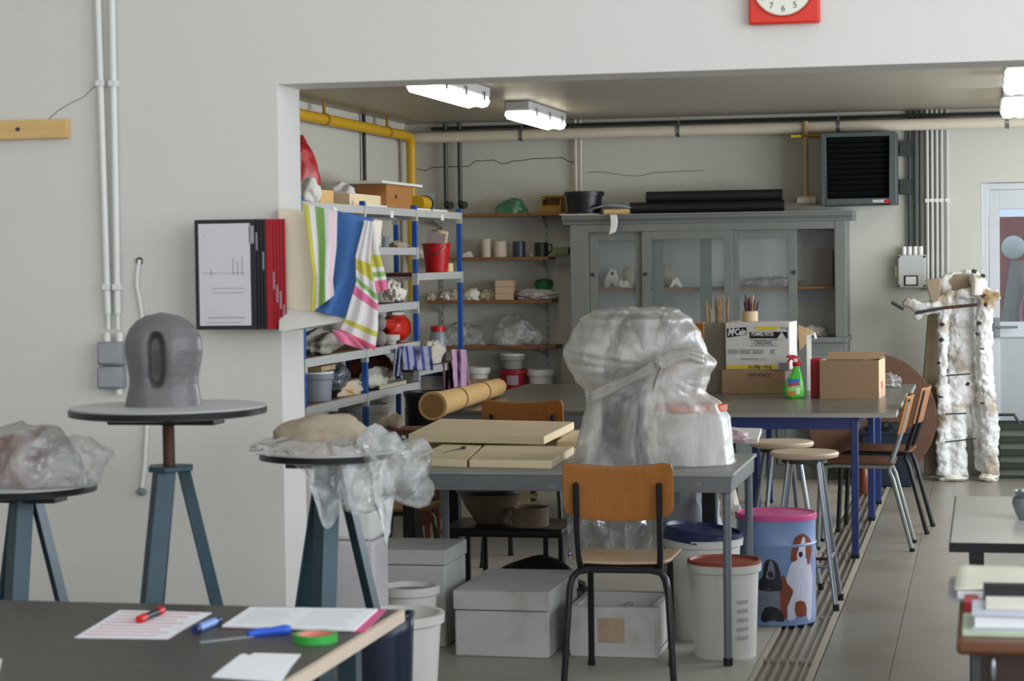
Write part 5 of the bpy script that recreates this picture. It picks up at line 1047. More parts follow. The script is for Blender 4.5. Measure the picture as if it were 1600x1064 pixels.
# ================================================================== WALL SHELVES AT THE BACK LEFT
SY = 14.98                                # shelf front edge; boards run back to the wall
zs = [Yp(800, 333, SY).z, Yp(800, 401.5, SY).z, Yp(790, 469, SY).z, Yp(790, 540, SY).z, Yp(790, 608, SY).z]
xe = [Yp(885, 333, SY).x, Yp(857, 402, SY).x, Yp(862, 469, SY).x, Yp(868, 540, SY).x, Yp(868, 600, SY).x]
names = ['top wooden wall shelf level with the cabinet cornice', 'wooden wall shelf holding the row of cylinder jars', 'wooden wall shelf holding stacked tan boxes', 'wooden wall shelf holding clear plastic bundles', 'lowest wooden wall shelf holding tubs and the red bucket']
m_rail = mat('shelf_rail', (178, 180, 176), .4, .3, var=.05)
for k, z in enumerate(zs):
    xl = -4.0; t = thing('wall_shelf', names[k], 'shelf', ((xl+xe[k])/2, (SY+YW)/2, z-.022)); w = (xe[k]-xl)/2
    part(MB().box(-w, w, SY-(SY+YW)/2, .125, 0, .022), 'board', m_shelfw, t, .002)
    for px in (688, 853):
        x = Yp(px, 440, 15.2).x-(xl+xe[k])/2; part(MB().prism([(x-.006, .118, -.001), (x-.006, -.09, -.001), (x-.006, -.09, -.012), (x-.006, .118, -.07)], (.012, 0, 0)), 'bracket', m_rail, t)
for px in (688, 853):
    x = Yp(px, 440, 15.2).x; t = thing('shelf_upright', 'slotted metal wall upright carrying the shelves, %s' % ('behind the blue rack' if px < 700 else 'next to the cabinet'), 'rail', (x, YW-.008, .4))
    part(MB().box(-.012, .012, -.006, .006, 0, 1.55), 'rail', m_rail, t)
    s = MB()
    for k in range(28): s.box(-.003, .003, -.0066, -.0058, .05+k*.053, .075+k*.053)
    o = part(s, 'slots', m_ink, t); o['kind'] = 'stuff'
def on(px, k, dy=.12): p = Yp(px, 400, SY+dy); return V((p.x, SY+dy, zs[k]))
sc = mpp(on(800, 1))
def jar(px, w, h, mt, label, nm='jar', handle=False):
    t = thing(nm, label, 'jar', on(px, 1)); r = w/2*sc
    part(MB().lathe([(0, 0), (r, 0), (r, h*sc-.004), (r-.003, h*sc), (r-.008, h*sc), (r-.009, .01), (0, .01)], n=32), 'body', mt, t)
    if handle: part(MB().tube([(r-.004, 0, h*sc*.82), (r+.026, 0, h*sc*.85), (r+.03, 0, h*sc*.4), (r-.004, 0, h*sc*.2)], .006, 8), 'handle', mt, t)
m_cj = mat('cream_jar', (206, 190, 172), .6, var=.04)
jar(760, 16, 29, m_cj, 'taller slim cream cylinder jar on the wall shelf', 'cylinder_jar'); jar(781.5, 21, 25, m_cj, 'shorter wider cream cylinder jar on the wall shelf', 'cylinder_jar')
jar(811, 20, 24, mat('blue_jar', (56, 62, 82), .35), 'dark blue cylinder jar between cream jars and mug', 'cylinder_jar'); jar(846, 21, 22, mat('dark_mug', (48, 46, 44), .35), 'dark mug with handle at the end of the wall shelf', 'mug', True)
c = on(830, 1); solo(MB().lathe([(0, 0), (.018, 0), (.02, .028), (0, .03)], c, n=16), 'small_glass', mat('dull_glass', (150, 160, 140), .3), 'tiny pale glass between blue jar and dark mug', 'glass')
t = thing('green_block', 'sage green block fixed between wall shelf and cabinet', 'block', (Yp(876, 392, SY+.1).x, SY+.14, Yp(872, 398, SY+.1).z)); part(MB().box(-.06, .06, -.06, .128, 0, .055), 'block', mat('sage', (112, 126, 92), .7), t, .003); part(MB().box(-.065, .065, .09, .128, -.06, .1), 'bracket', m_rail, t)
c = on(729, 1); solo(MB().prism([(c.x-.05, c.y, c.z), (c.x+.05, c.y, c.z), (c.x+.02, c.y, c.z+.05), (c.x-.03, c.y, c.z+.03)], (0, .06, 0)), 'plaster_wedge', m_plaster, 'small white plaster wedge on the jar shelf behind the blue rack', 'cast', .006)
c = on(655, 1); solo(MB().blob(c+V((0, 0, .03)), (.08, .05, .045), .3, 3, 3, 22, 12, -.66), 'white_lump', m_plaster, 'white plaster lump on the jar shelf behind the red bucket', 'cast')
# top shelf
c = on(801, 0); solo(MB().crum(c+V((0, 0, .02)), (26*sc, .07, 20*sc), .25, 2, 7, 40, 24, -.22), 'green_bag', film('green_film', (70, 150, 110), .6, .92, .3), 'crumpled green plastic bag on the top wall shelf', 'plastic bag', sm=80)
c = on(869, 0); t = thing('wooden_tray', 'yellowish open wooden box beside the black tub', 'box', c+V((-.02, 0, 0))); m_oc = wood('ochre_box', (166, 126, 50), (140, 100, 40), .6)
part(MB().box(-.075, .075, -.08, .08, 0, .01).box(-.075, .075, -.08, -.07, .01, .05).box(-.075, .075, .07, .08, .01, .115).box(-.075, -.065, -.07, .07, .01, .1).box(.065, .075, -.07, .07, .01, .1), 'body', m_oc, t, .002); part(MB().obox((0, .03, .118), (.17, .13, .006), (R(6), 0, 0)), 'lid', m_oc, t)
# tan boxes, wraps and lumps on the third shelf
c = on(790, 2)
for k in range(3):
    solo(MB().box(c.x-14*sc, c.x+(14+(k == 2))*sc, c.y-.08, c.y+.08, zs[2]+k*.048+.0005, zs[2]+(k+1)*.048), 'tan_box', m_cardl, 'flat tan cardboard box in the stack on the wall shelf, %s' % ('bottom', 'middle', 'top')[k], 'box', .003)
c = on(838, 2); solo(MB().blob(c+V((0, 0, .03)), (34*sc, .09, .045), .3, 3, 5, 36, 14, -.66), 'paper_wrap', mat('wrap_dark_white', (176, 172, 168), .7, var=.5, scale=7), 'white and dark wrapped bundle beside the tan boxes', 'bundle')
c = on(846, 2); t = thing('green_bowl', 'green plastic bowl on top of the wrapped bundle', 'bowl', c+V((.01, .03, .06))); part(MB().lathe([(0, 0), (.045, 0), (.075, .06), (.08, .062), (.072, .06), (.042, .006), (0, .005)], n=28), 'bowl', mat('bowl_green', (40, 120, 76), .35), t); part(MB().lathe([(0, 0), (.07, 0), (.06, .02), (.02, .03), (0, .03)], (0, 0, .06), n=28), 'cover', mat('bowl_dark_green', (44, 70, 48), .5), t)
for i, (px, r, sd) in enumerate(((672, .035, 1), (698, .04, 2), (712, .045, 3), (737, .055, 4), (763, .05, 5))):
    c = on(px, 2); solo(MB().blob(c+V((0, 0, r*.55)), (r*1.2, r, r), .3, 2.5, sd, 20, 12, -.55), 'plaster_lump', m_plaster if i % 2 else mat('plaster_dull', (190, 180, 156), .9), ('small grey-white plaster lump farthest from the tan boxes', 'white plaster lump by the slotted upright', 'pinkish plaster lump behind the rack post', 'round white plaster lump between rack post and tan boxes', 'white plaster lump nearest the tan boxes')[i], 'cast')
# plastic bundles and tubs
c = on(805, 3); solo(crumple(c+V((0, -.02, .07)), (40*sc, .13, .15), 3, .3, 52, 30, -.46), 'plastic_bag', m_clear, 'large crumpled clear plastic bundle beside the cabinet on the wall shelf', 'plastic bag', sm=80)
c = on(722, 3); solo(crumple(c+V((0, 0, .05)), (34*sc, .12, .12), 6, .3, 46, 26, -.41), 'plastic_bag', m_clear, 'crumpled clear plastic bundle behind the pink scarf on the wall shelf', 'plastic bag', sm=80)
c = on(800, 4); t = pail('red_bucket', 'dark red square tub with printed picture on the lowest wall shelf', c+V((0, -.02, 0)), .085, .1, .14, mat('tub_red', (150, 24, 34), .4)); part(MB().sheet(lambda u, v: (.0985*math.cos(R(-105+50*u)), .0985*math.sin(R(-105+50*u)), .03+.07*v), 8, 2), 'picture', mat('tub_print', (150, 130, 140), .5, var=.5, scale=30), t)
t = pail('clear_tub', 'greyish translucent tub standing on the dark red tub', c+V((0, -.02, .1425)), .07, .085, .1, mat('tub_grey', (150, 150, 142), .4), cat='tub'); lid(t, .09, .105, m_white)
c = on(843, 4); t = pail('white_tub', 'round white tub with lid beside the dark red tub', c, .085, .095, .125, m_bkt, cat='tub'); lid(t, .1, .13, m_white)
c = on(748, 4); carton('cardboard_box', 'small brown cardboard box on the lowest wall shelf', c, .16, .18, .07, R(10)); t = pail('white_tub', 'white tub standing on the small cardboard box', c+V((-.01, 0, .0715)), .07, .08, .07, m_white, cat='tub'); lid(t, .082, .075, m_white)

# ================================================================== BLUE AND GREY SHELVING ALONG THE LEFT WALL
XS, XB = -3.6, -4.06
py_ = [Xp(p, 400, XS).y for p in (470.5, 567.5, 648.5, 718)]
m_post = mat('post_blue', (38, 92, 176), .4, var=.05); m_sleeve = mat('sleeve_grey', (186, 188, 186), .45, var=.04)
def zat(px, py): return Xp(px, py, XS).z
zA = [zat(567, 322), zat(610, 387), zat(610, 475), (zat(472, 553)+zat(650, 541))/2, (zat(472, 632)+zat(650, 602))/2, .3]
zC = [zA[0], zat(684, 426), zat(718, 563), .3]
t = thing('shelving_rack', 'blue-post shelving rack with grey shelves along the left wall', 'shelving', (-3.83, (py_[0]+py_[3])/2, 0)); cxy = V((-3.83, (py_[0]+py_[3])/2, 0))
for i, y in enumerate(py_):
    for x in (XS, XB):
        l = wpart(MB().box(x-.016, x+.016, y-.016, y+.016, 0, zA[0]+.03), 'post', m_post, t, .002)
        zsl = sorted(set([round(z, 3) for z in ((zA if i < 3 else []) + (zC if i > 1 else []))]))
        for z in zsl: wpart(MB().box(x-.019, x+.019, y-.019, y+.019, z-.075, z+.002), 'sleeve', m_sleeve, l)
        if x == XS:
            s = MB()
            for k in range(24): s.box(x+.0157, x+.0165, y-.003, y+.003, .15+k*.07, .175+k*.07)
            wpart(s, 'post_slots', m_ink, l)['kind'] = 'stuff'
for i in range(3):
    for z in (zA if i < 2 else zC):
        if z == zC[1] and i == 2: mt = mat('dark_red_board', (92, 40, 36), .5)
        else: mt = m_shelfw
        o = wpart(MB().box(XB+.017, XS-.017, py_[i]+.017, py_[i+1]-.017, z-.02, z), 'shelf_board', mt, t)
        wpart(MB().box(XS-.017, XS+.014, py_[i]+.019, py_[i+1]-.019, z-.045, z+.002).box(XB-.014, XB+.017, py_[i]+.019, py_[i+1]-.019, z-.045, z+.002).box(XB, XS, py_[i]+.017, py_[i]+.03, z-.045, z-.02).box(XB, XS, py_[i+1]-.03, py_[i+1]-.017, z-.045, z-.02), 'shelf_beam', m_sleeve, o)
        if z == zA[0]:
            q = Xp((470, 609, 688)[i]+(50 if i == 0 else 0), 330, XS).y; wpart(MB().box(XS+.014, XS+.016, q-.04, q+.03, z-.06, z-.02), 'shelf_tag', m_paper, o)
def sh(px, z, x=-3.8): p = Xp(px, 400, x); return V((x, p.y, z))
def sm_(p): return mpp(p)
# top shelf
z = zA[0]+.002
c = sh(484, z, -3.8); solo(crumple(c+V((-.04, -.05, .15)), (.12, .15, .25), 3, .22, 30, 22, -.62), 'red_bag', mat('red_film', (168, 28, 44), .35, var=.25, scale=6), 'bulging red plastic bag on top of the blue rack by the jamb', 'plastic bag', sm=80)
c = sh(484, z, -3.7); solo(crumple(c+V((0, 0, .06)), (.07, .09, .09), 7, .25, 28, 16, -.66), 'white_cloth', mat('cloth_white', (216, 214, 212), .9, var=.1), 'bunched white cloth in front of the red bag', 'cloth', sm=80)
def sbox(px0, px1, py0, z, x, d, name, label, mt, cat='box'):
    a = Xp(px0, 400, x); b = Xp(px1, 400, x); s = mpp((a+b)/2); h = py0*s
    return solo(MB().box(x-d, x, a.y, b.y, z, z+h), name, mt, label, cat, .003)
sbox(502, 523, 22, z, -3.66, .12, 'wooden_box', 'small pale wooden box between white cloths on the rack top', m_pine)
for i, (px, r, sd) in enumerate(((535, .09, 4), (551, .075, 8))):
    c = sh(px, z, -3.86); solo(crumple(c+V((0, 0, r*.8)), (r*.9, r*1.2, r), sd, .25, 28, 18, -.8), 'paper_ball', mat('cloth_white', (216, 214, 212), .9), 'crumpled white paper ball on the rack top, %s' % ('beside the small wooden box' if i == 0 else 'beside the long plank'), 'paper', sm=80)
c = sh(572, z, -3.93); solo(crumple(c+V((0, 0, .1)), (.1, .3, .09), 5, .3, 44, 20, -.99), 'plastic_sheet', m_clear, 'heap of clear plastic sheeting on the rack top behind the planks', 'plastic sheet', sm=80)
a = Xp(548, 400, -3.66); b = Xp(604, 400, -3.66); solo(MB().box(-3.76, -3.66, a.y, b.y, z, z+.075), 'wood_plank', m_ply, 'thick pale plank lying along the rack top edge', 'wood', .003)
a = Xp(606, 400, -3.62); b = Xp(645, 400, -3.62)
t = thing('nest_box', 'brown wooden box with round hole under a white board', 'box', (-3.72, (a.y+b.y)/2, z)); d = (b.y-a.y)/2; hb = 37*mpp(a)
part(MB().box(-.1, .1, -d, d, 0, hb), 'body', wood('box_wood', (186, 132, 76), (160, 104, 54), .5), t, .003); part(MB().lathe([(0, 0), (.014, 0), (.014, .003), (0, .003)], T=Matrix.Translation((.1, -d*.3, hb*.5))@Matrix.Rotation(R(90), 4, 'Y'), n=20), 'hole', m_ink, t)
solo(MB().box(-3.95, -3.6, Xp(575, 400, -3.7).y, Xp(662, 400, -3.6).y, z+hb+.001, z+hb+.018), 'white_board', m_whitep, 'white flat board resting on the brown box with hole', 'board', .002)
for i, (p0, p1) in enumerate(((572, 604), (650, 672), (676, 698))):
    a = Xp(p0, 400, -3.62).y; b = Xp(p1, 400, -3.62).y; solo(MB().box(-3.66, -3.61, a, b, z, z+.012), 'tile_sample', m_paper, 'flat white tile on the rack top edge, %s' % ('before the thick plank', 'beside the brown box', 'toward the far end of the rack')[i], 'tile', .001)
c = sh(655, z, -3.8); t = thing('yellow_grinder', 'yellow cylinder tool with grey guard on the rack top', 'tool', c); part(MB().tube([(0, -.05, .06), (0, .16, .06)], .055, 18), 'body', m_yel, t); part(MB().tube([(0, .16, .06), (0, .2, .062)], [.06, .058], 18), 'collar', m_black, t); part(MB().prism([(-.06, .2, 0), (.06, .2, 0), (.06, .3, .0), (.05, .25, .14), (-.05, .22, .12)], (0, .012, 0)), 'guard', m_grey, t)
# middle shelves
z = zA[1]+.002
c = sh(590, z, -3.75); t = pail('glass_jar', 'small pale jar on the rack shelf behind the towels', c, .03, .032, .09, m_clear, .002, cat='jar'); 
c = sh(600, z, -3.72); solo(MB().lathe([(0, 0), (.035, 0), (.035, .07), (0, .07)], c, n=20), 'small_tin', m_grey, 'small grey tin beside the pale jar on the rack', 'tin')
c = sh(622, z, -3.7); solo(MB().blob(c+V((0, 0, .012)), (.06, .1, .03), .3, 3, 3, 22, 10, -.4), 'clay_scraps', mat('plaster_dull', (190, 180, 156), .9), 'flat clay scraps on the rack shelf beside the grey tin', 'clay')
z = zC[1]+.001
c = sh(682, z, -3.7); s = mpp(c); t = thing('red_bucket', 'bright red bucket with wire handle holding a cardboard tube', 'bucket', c); r0, r1, hb = 17*s, 22.5*s, 45*s
part(MB().lathe([(0, 0), (r0, 0), (r1*.98, hb*.96), (r1+.008, hb*.97), (r1+.008, hb), (r1-.004, hb), (r0-.004, .006), (0, .006)], n=36), 'body', m_red, t)
part(MB().tube([(r1*.72*math.cos(k)*1.33+.0, -r1*1.0*math.sin(k)*0+(-r1*.95 if False else 0)+r1*math.sin(k)*.0, hb*.9) if False else (r1*1.03*math.cos(R(-140)+k*R(100)/10*1.0), r1*1.03*math.sin(R(-140)+k*R(100)/10), hb*.9-.06*math.sin(k*PI/10)) for k in range(11)], .003, 6), 'wire_handle', m_steel, t)
part(MB().tube([(.0, -.01, .1), (.02, .03, hb+.08)], .06, 20), 'cardboard_tube', m_cardl, t); part(MB().obox((.01, -.06, hb-.0), (.13, .006, .16), (R(12), R(14), 0)), 'paper_sheet', mat('pinkish_paper', (196, 180, 178), .8), t)
c = sh(703, z, -3.62); solo(MB().box(-3.66, -3.61, c.y-.05, c.y+.05, z, z+.06), 'note_block', mat('cream_block', (226, 214, 160), .7), 'small cream block beside the bright red bucket', 'block', .002)
solo(MB().box(-3.64, -3.58, py_[3]-.9, py_[3]+.35, zC[1]+.0025, zC[1]+.012).box(-3.63, -3.59, py_[3]-.9, py_[3]-.88, zC[1]+.001, zC[1]+.003), 'thin_lath', wood('lath', (120, 84, 60), (96, 62, 44), .5), 'thin wooden lath sticking out past the end of the rack', 'wood') if False else None
z = zA[2]+.002
c = V((-3.7, 13.03, z)); solo(MB().blob(c+V((0, 0, .05)), (.06, .09, .08), .4, 3, 3, 26, 14, -.5), 'plaster_shards', m_plaster, 'heap of white plaster shards on the rack shelf', 'cast')
# fourth shelf: pots and jugs
z = zA[3]+.002
c = sh(498, z, -3.72); solo(crumple(c+V((0, 0, .05)), (.1, .3, .09), 4, .35, 40, 18, -.55), 'scrap_heap', mat('scrap_grey', (150, 146, 138), .7, var=.5, scale=18), 'heap of grey scraps wrapped in film at the jamb end of rack', 'scraps', sm=70)
c = sh(590, z, -3.65); t = thing('grey_cups', 'two rounded grey cups stacked on the rack shelf', 'cup', c); part(MB().blob((0, 0, .045), (.05, .05, .05), .03, 2, 3, 24, 16, -.93), 'cup', mat('grey_ceramic', (138, 134, 132), .7), t); part(MB().blob((0, 0, .14), (.047, .047, .05), .03, 2, 5, 24, 16), 'cup', mat('grey_ceramic', (138, 134, 132), .7), t)
c = sh(607, z, -3.645); t = pail('white_bowl', 'white bowl with brown outside on the rack shelf', c, .035, .06, .06, mat('bowl_offwhite', (206, 200, 190), .5), .004, cat='bowl')
c = V((-3.73, 13.2, z)); t = thing('red_jug', 'large glossy red jug lying behind the white bowl', 'jug', c); part(MB().blob((0, .0, .088), (.09, .18, .094), .06, 2, 3, 32, 20, -.9), 'body', mat('jug_red', (206, 44, 28), .25, var=.06), t); part(MB().tube([(.0, -.1, .1), (.0, -.24, .12), (.0, -.32, .13)], [.05, .035, .028], 12), 'spout', mat('jug_red', (206, 44, 28), .25), t); part(MB().blob((0, .0, .18), (.06, .12, .02), .1), 'lid', m_white, t)
z = zC[2]+.002
c = sh(682, z, -3.75); t = thing('grey_bottle', 'grey bottle with red cap on the rack end shelf', 'bottle', c); part(MB().lathe([(0, 0), (.058, 0), (.06, .01), (.06, .16), (.045, .21), (.042, .22), (0, .22)], n=24), 'body', mat('bottle_grey', (140, 146, 158), .3), t); part(MB().lathe([(.046, .2), (.05, .202), (.05, .24), (0, .242)], n=24), 'cap', m_red, t)
c = sh(674, z, -3.66); solo(crumple(c+V((0, 0, .07)), (.08, .16, .1), 9, .25, 30, 16, -.66), 'cream_sack', mat('cloth_cream', (206, 200, 186), .8), 'small cream sack before the grey bottle on the rack', 'sack', sm=70)
# fifth shelf
z = zA[4]+.002
c = sh(486, z, -3.72); t = pail('grey_pail', 'grey plastic pail with white rim under a labelled box', c, .1, .11, .155, mat('pail_grey', (134, 138, 150), .45), .008); lid(t, .113, .16, m_white)
solo(MB().box(c.x-.06, c.x+.09, c.y-.12, c.y+.14, z+.171, z+.2), 'label_box', mat('label_box', (176, 150, 112), .7, var=.3, scale=20), 'flat tan box lying on the grey pail', 'box', .002)
c = sh(519, z, -3.7); solo(crumple(c+V((0, 0, .13)), (.09, .15, .1), 4, .15, 34, 22), 'film_ball', film('dark_film', (120, 126, 136), .6, .95, .15), 'shiny ball of dark clear film on the rack above the cloth', 'plastic bag', sm=80).location.z = z+.02
c = sh(546, z, -3.66); solo(crumple(c+V((0, 0, .03)), (.05, .24, .055), 7, .3, 44, 14, -.54), 'cloth_heap', mat('cloth_cream_stain', (206, 192, 172), .9, var=.15, stain=((214, 170, 90), 4, .6, .7)), 'low heap of stained cream cloth along the rack shelf', 'cloth', sm=70)
c = sh(582, z, -3.68); solo(crumple(c+V((0, 0, .06)), (.07, .24, .08), 2, .25, 36, 16, -.72), 'cloth_bundle', mat('bundle_white_green', (190, 192, 180), .9, var=.4, scale=10), 'white and dark cloth bundle beside the terracotta pot', 'cloth', sm=70)
c = V((-3.84, 12.98, z)); solo(MB().lathe([(0, 0), (.09, 0), (.135, .05), (.145, .1), (.12, .16), (.09, .185), (.09, .195), (.08, .195), (.08, .185), (0, .18)], c, n=32), 'terracotta_pot', mat('terracotta', (134, 78, 56), .7, var=.12), 'round terracotta pot on the rack shelf behind the cloth', 'pot')
solo(MB().slab([(-3.68, Xp(590, 400, -3.64).y), (-3.6, Xp(590, 400, -3.6).y), (-3.6, Xp(632, 400, -3.6).y), (-3.7, Xp(634, 400, -3.66).y)], z, z+.025), 'clay_slab', mat('clay_pale', (190, 186, 166), .8), 'pale flat clay slab at the shelf edge near terracotta pot', 'clay', .004)
# cloths hung on the rack
def drape(px0, px1, py0, py1, x, label, mt, nm, sl=0.):
    def fn(u, v):
        px = px0+(px1-px0)*u+sl*v; p = Xp(px, py0+(py1-py0)*v, x+.02*math.sin(u*11+v*2)+.012*noise.noise(V((u*5, v*4, px0)))); return p
    return solo(MB().sheet(fn, 24, 22), nm, mt, label, 'cloth', thick=.006, sm=70)
mS = stripes('cloth_stripe_blue', [(0, (150, 156, 190)), (.12, (70, 76, 130)), (.2, (160, 164, 196)), (.36, (84, 88, 140)), (.46, (168, 170, 198)), (.62, (84, 88, 140)), (.72, (160, 164, 196)), (.88, (90, 94, 140))], 'x')
drape(627, 673, 541, 578, -3.57, 'blue and white striped cloth hung over the rack edge', mS, 'striped_cloth', 4)
drape(617, 629, 545, 588, -3.57, 'narrow blue-grey cloth end hanging from the rack', mat('cloth_bluegrey', (136, 144, 170), .9, var=.1), 'hanging_cloth', -3)
drape(704, 728, 546, 612, -3.57, 'lilac-pink scarf hung over the end of the rack', mat('lilac_cloth', (206, 172, 202), .9, var=.12), 'scarf', 6)
drape(691, 707, 566, 612, -3.6, 'dark plum and grey striped cloth hanging beside the lilac scarf', stripes('plum_stripe', [(0, (96, 70, 90)), (.3, (110, 112, 116)), (.5, (84, 60, 80)), (.75, (120, 120, 124))], 'x'), 'hanging_cloth', 2)
# things on the bottom shelf and floor in front of the rack
z = .302
c = V((-3.8, 14.17, z)); t = pail('paint_tub', 'white tub with green and blue bands under the striped cloth', c, .14, .15, .46, m_white, .008, cat='tub')
part(MB().lathe([(.1435, .16), (.1465, .16), (.1475, .24), (.1445, .24)], n=36), 'green_band', mat('band_green', (50, 92, 70), .5), t); part(MB().lathe([(.141, .03), (.1445, .03), (.147, .158), (.144, .158)], n=36), 'blue_band', mat('band_blue', (44, 66, 110), .5), t); lid(t, .152, .465, m_blu)
c = sh(565, z, -3.75); t = pail('food_tub', 'white tub with dark red label on the rack bottom shelf', c, .13, .15, .36, m_white, .01, cat='tub'); lid(t, .152, .37, m_white); part(MB().sheet(lambda u, v: (.142*math.cos(R(-100+70*u)), .142*math.sin(R(-100+70*u)), .12+.16*v), 8, 3), 'label', mat('food_label', (150, 60, 56), .5, var=.6, scale=16), t)
c = sh(530, z, -3.75); solo(MB().lathe([(0, 0), (.08, 0), (.085, .02), (.09, .34), (.075, .36), (0, .36)], c, n=24), 'cloudy_bottle', film('cloudy', (200, 206, 214), .6, .85, .3), 'cloudy plastic canister on the rack bottom shelf', 'canister')
c = Xp(650, 640, -3.35); t = pail('black_bin', 'tall black bin between rack and bamboo pole', (-3.3, Xp(648, 640, -3.3).y+.35, 0), .12, .15, Xp(648, 617, -3.3).z, m_blackpl, cat='bin')
c = Yp(616, 660, 10.6); t = thing('shelf_stool', 'low dark bench with stones beside the rack', 'bench', (c.x, 10.6, 0)); zb_ = Yp(616, 668, 10.6).z
part(MB().box(-.14, .22, -.12, .12, zb_-.03, zb_), 'seat', m_brown, t, .003)
for x in (-.12, .2):
    for y in (-.1, .1): part(MB().box(x-.015, x+.015, y-.015, y+.015, 0, zb_-.03), 'leg', m_brown, t)
for i, (px, r) in enumerate(((602, .032), (618, .042))):
    q = Yp(px, 660, 10.58); solo(MB().blob((q.x, 10.58, zb_+r*.8), r, .12, 2, i, 18, 12, -.8), 'pale_stone', mat('stone', (190, 176, 154), .8, var=.1), ('smaller' if i == 0 else 'larger')+' pale round stone on the low dark bench', 'stone')

# ================================================================== PLASTER FIGURE MOULD
m_man = mat('mould_plaster', (222, 222, 220), .9, var=.06, scale=8, bump=.7, stain=((150, 126, 92), 4.5, .52, .66)); YM = 14.78
def MP(px, py, dy=0): return Yp(px, py, YM+dy)
b0 = Yp(1505, 750, YM); root = thing('plaster_figure', 'white plaster body mould standing on two legs with rods through it', 'sculpture', (b0.x, YM, 0)); sp = mpp(MP(1500, 600))
mb = MB()
def limb(pts, nm=12):
    mb.tube([MP(p[0], p[1], p[3] if len(p) > 3 else 0) for p in pts], [p[2]*sp for p in pts], 14)
limb([(1500, 606, 27, .07), (1501, 560, 29, .09), (1501, 500, 29, .09), (1499, 462, 27, .08)])            # recessed front panel
limb([(1474, 742, 11, -.07), (1472, 700, 10, -.09), (1475, 650, 10, -.09), (1471, 600, 9, -.09), (1474, 550, 8, -.09), (1474, 500, 9, -.08), (1479, 470, 10, -.08)])   # left flange
limb([(1549, 745, 13, -.03), (1546, 715, 14, -.05), (1547, 670, 15, -.05), (1541, 620, 15, -.06), (1538, 560, 13, -.07), (1537, 500, 13, -.07), (1541, 462, 15, -.07)])    # right flange
limb([(1494, 743, 19, -.02), (1495, 700, 16, -.03), (1493, 650, 16, -.03), (1496, 610, 20, .0), (1500, 596, 25, .02)])
limb([(1534, 735, 10, .02), (1532, 690, 11, .02), (1528, 640, 13, .02), (1522, 602, 18, .03)])
limb([(1483, 462, 10, -.07), (1500, 460, 7, -.1), (1520, 458, 9, -.1), (1540, 455, 13, -.06)])
limb([(1481, 466, 11, -.07), (1462, 478, 12, -.08), (1440, 484, 11, -.08), (1424, 474, 9, -.08), (1411, 471, 6, -.08)])
limb([(1440, 485, 8, -.08), (1430, 499, 6, -.08)])
limb([(1536, 460, 14, -.04), (1552, 462, 10, -.04), (1561, 459, 8, -.04)])
limb([(1478, 462, 12, .06), (1474, 440, 9, .07), (1480, 432, 7, .08), (1500, 428, 6, .11), (1518, 428, 7, .09), (1528, 440, 12, .04), (1532, 458, 13, .0)])     # rim of the neck
me = mb.mesh('mould'); 
# hollow it: squash depth so it reads as a shell and carve the neck opening
o = _obj('plaster_shell', me, m_man, 0, 0)
for v in me.vertices: v.co.y = YM+(v.co.y-YM)*.9; v.co -= V(root.location)
o.parent = root
rm = o.modifiers.new('remesh', 'REMESH'); rm.mode = 'VOXEL'; rm.voxel_size = .009; rm.use_smooth_shade = True
tx_ = bpy.data.textures.new('lumps', 'CLOUDS'); tx_.noise_scale = .042; tx_.noise_depth = 4
dp = o.modifiers.new('lumps', 'DISPLACE'); dp.texture = tx_; dp.strength = .042; dp.mid_level = .55
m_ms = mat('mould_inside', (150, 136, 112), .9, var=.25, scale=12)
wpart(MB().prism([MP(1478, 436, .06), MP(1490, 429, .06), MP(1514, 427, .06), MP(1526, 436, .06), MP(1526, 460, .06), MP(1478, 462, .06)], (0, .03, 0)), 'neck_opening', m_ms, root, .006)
wpart(MB().prism([MP(1445, 437, -.12), MP(1470, 434, -.12), MP(1470, 450, -.12), MP(1466, 470, -.12), MP(1455, 474, -.12)], (0, .06, 0)), 'shoulder_plate', m_ms, root, .008)
wpart(MB().tube([MP(1522, 428, -.1), MP(1528, 440, -.12), MP(1526, 462, -.13)], [.03, .045, .035], 10), 'collar_lump', m_plaster, root)
wpart(MB().tube([MP(1393, 472, -.16), MP(1412, 483, -.16)], .012, 8).tube([MP(1430, 489, -.165), MP(1475, 481, -.165)], .011, 8), 'rod', m_dark, root); wpart(MB().tube([MP(1475, 481, -.165), MP(1527, 476, -.165)], .011, 8), 'rod', m_rust, root)
for (ax_, ay_, bx_, by_) in ((1478, 587, 1516, 584), (1477, 647, 1510, 646), (1476, 691, 1526, 685)): wpart(MB().tube([MP(ax_, ay_, -.14), MP(bx_, by_, -.14)], .005, 6), 'wire', m_dark, root)
random.seed(5)
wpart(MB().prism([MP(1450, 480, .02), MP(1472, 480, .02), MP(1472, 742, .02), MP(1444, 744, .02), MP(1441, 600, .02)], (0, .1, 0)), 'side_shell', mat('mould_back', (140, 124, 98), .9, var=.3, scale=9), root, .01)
for (a_, b_) in ((1472, 507), (1471, 531), (1467, 567), (1530, 505), (1527, 522), (1534, 545), (1537, 462), (1540, 476), (1535, 630), (1470, 620), (1522, 424), (1536, 431), (1512, 600)):
    wpart(MB().obox(MP(a_, b_, -.17), (.01+.012*random.random(), .05, .01+.016*random.random()), (0, R(60*random.random()), R(15))), 'peg', mat('peg_dark', (46, 42, 40), .7), root)
for (p, q, r) in ((1487, 747, 24), (1545, 749, 15)):
    c = MP(p, q); wpart(MB().blob((c.x, YM-.03, .02), (r*sp, .09, .035), .25, 3, p % 7, 22, 12, -.55), 'foot', m_plaster, root)

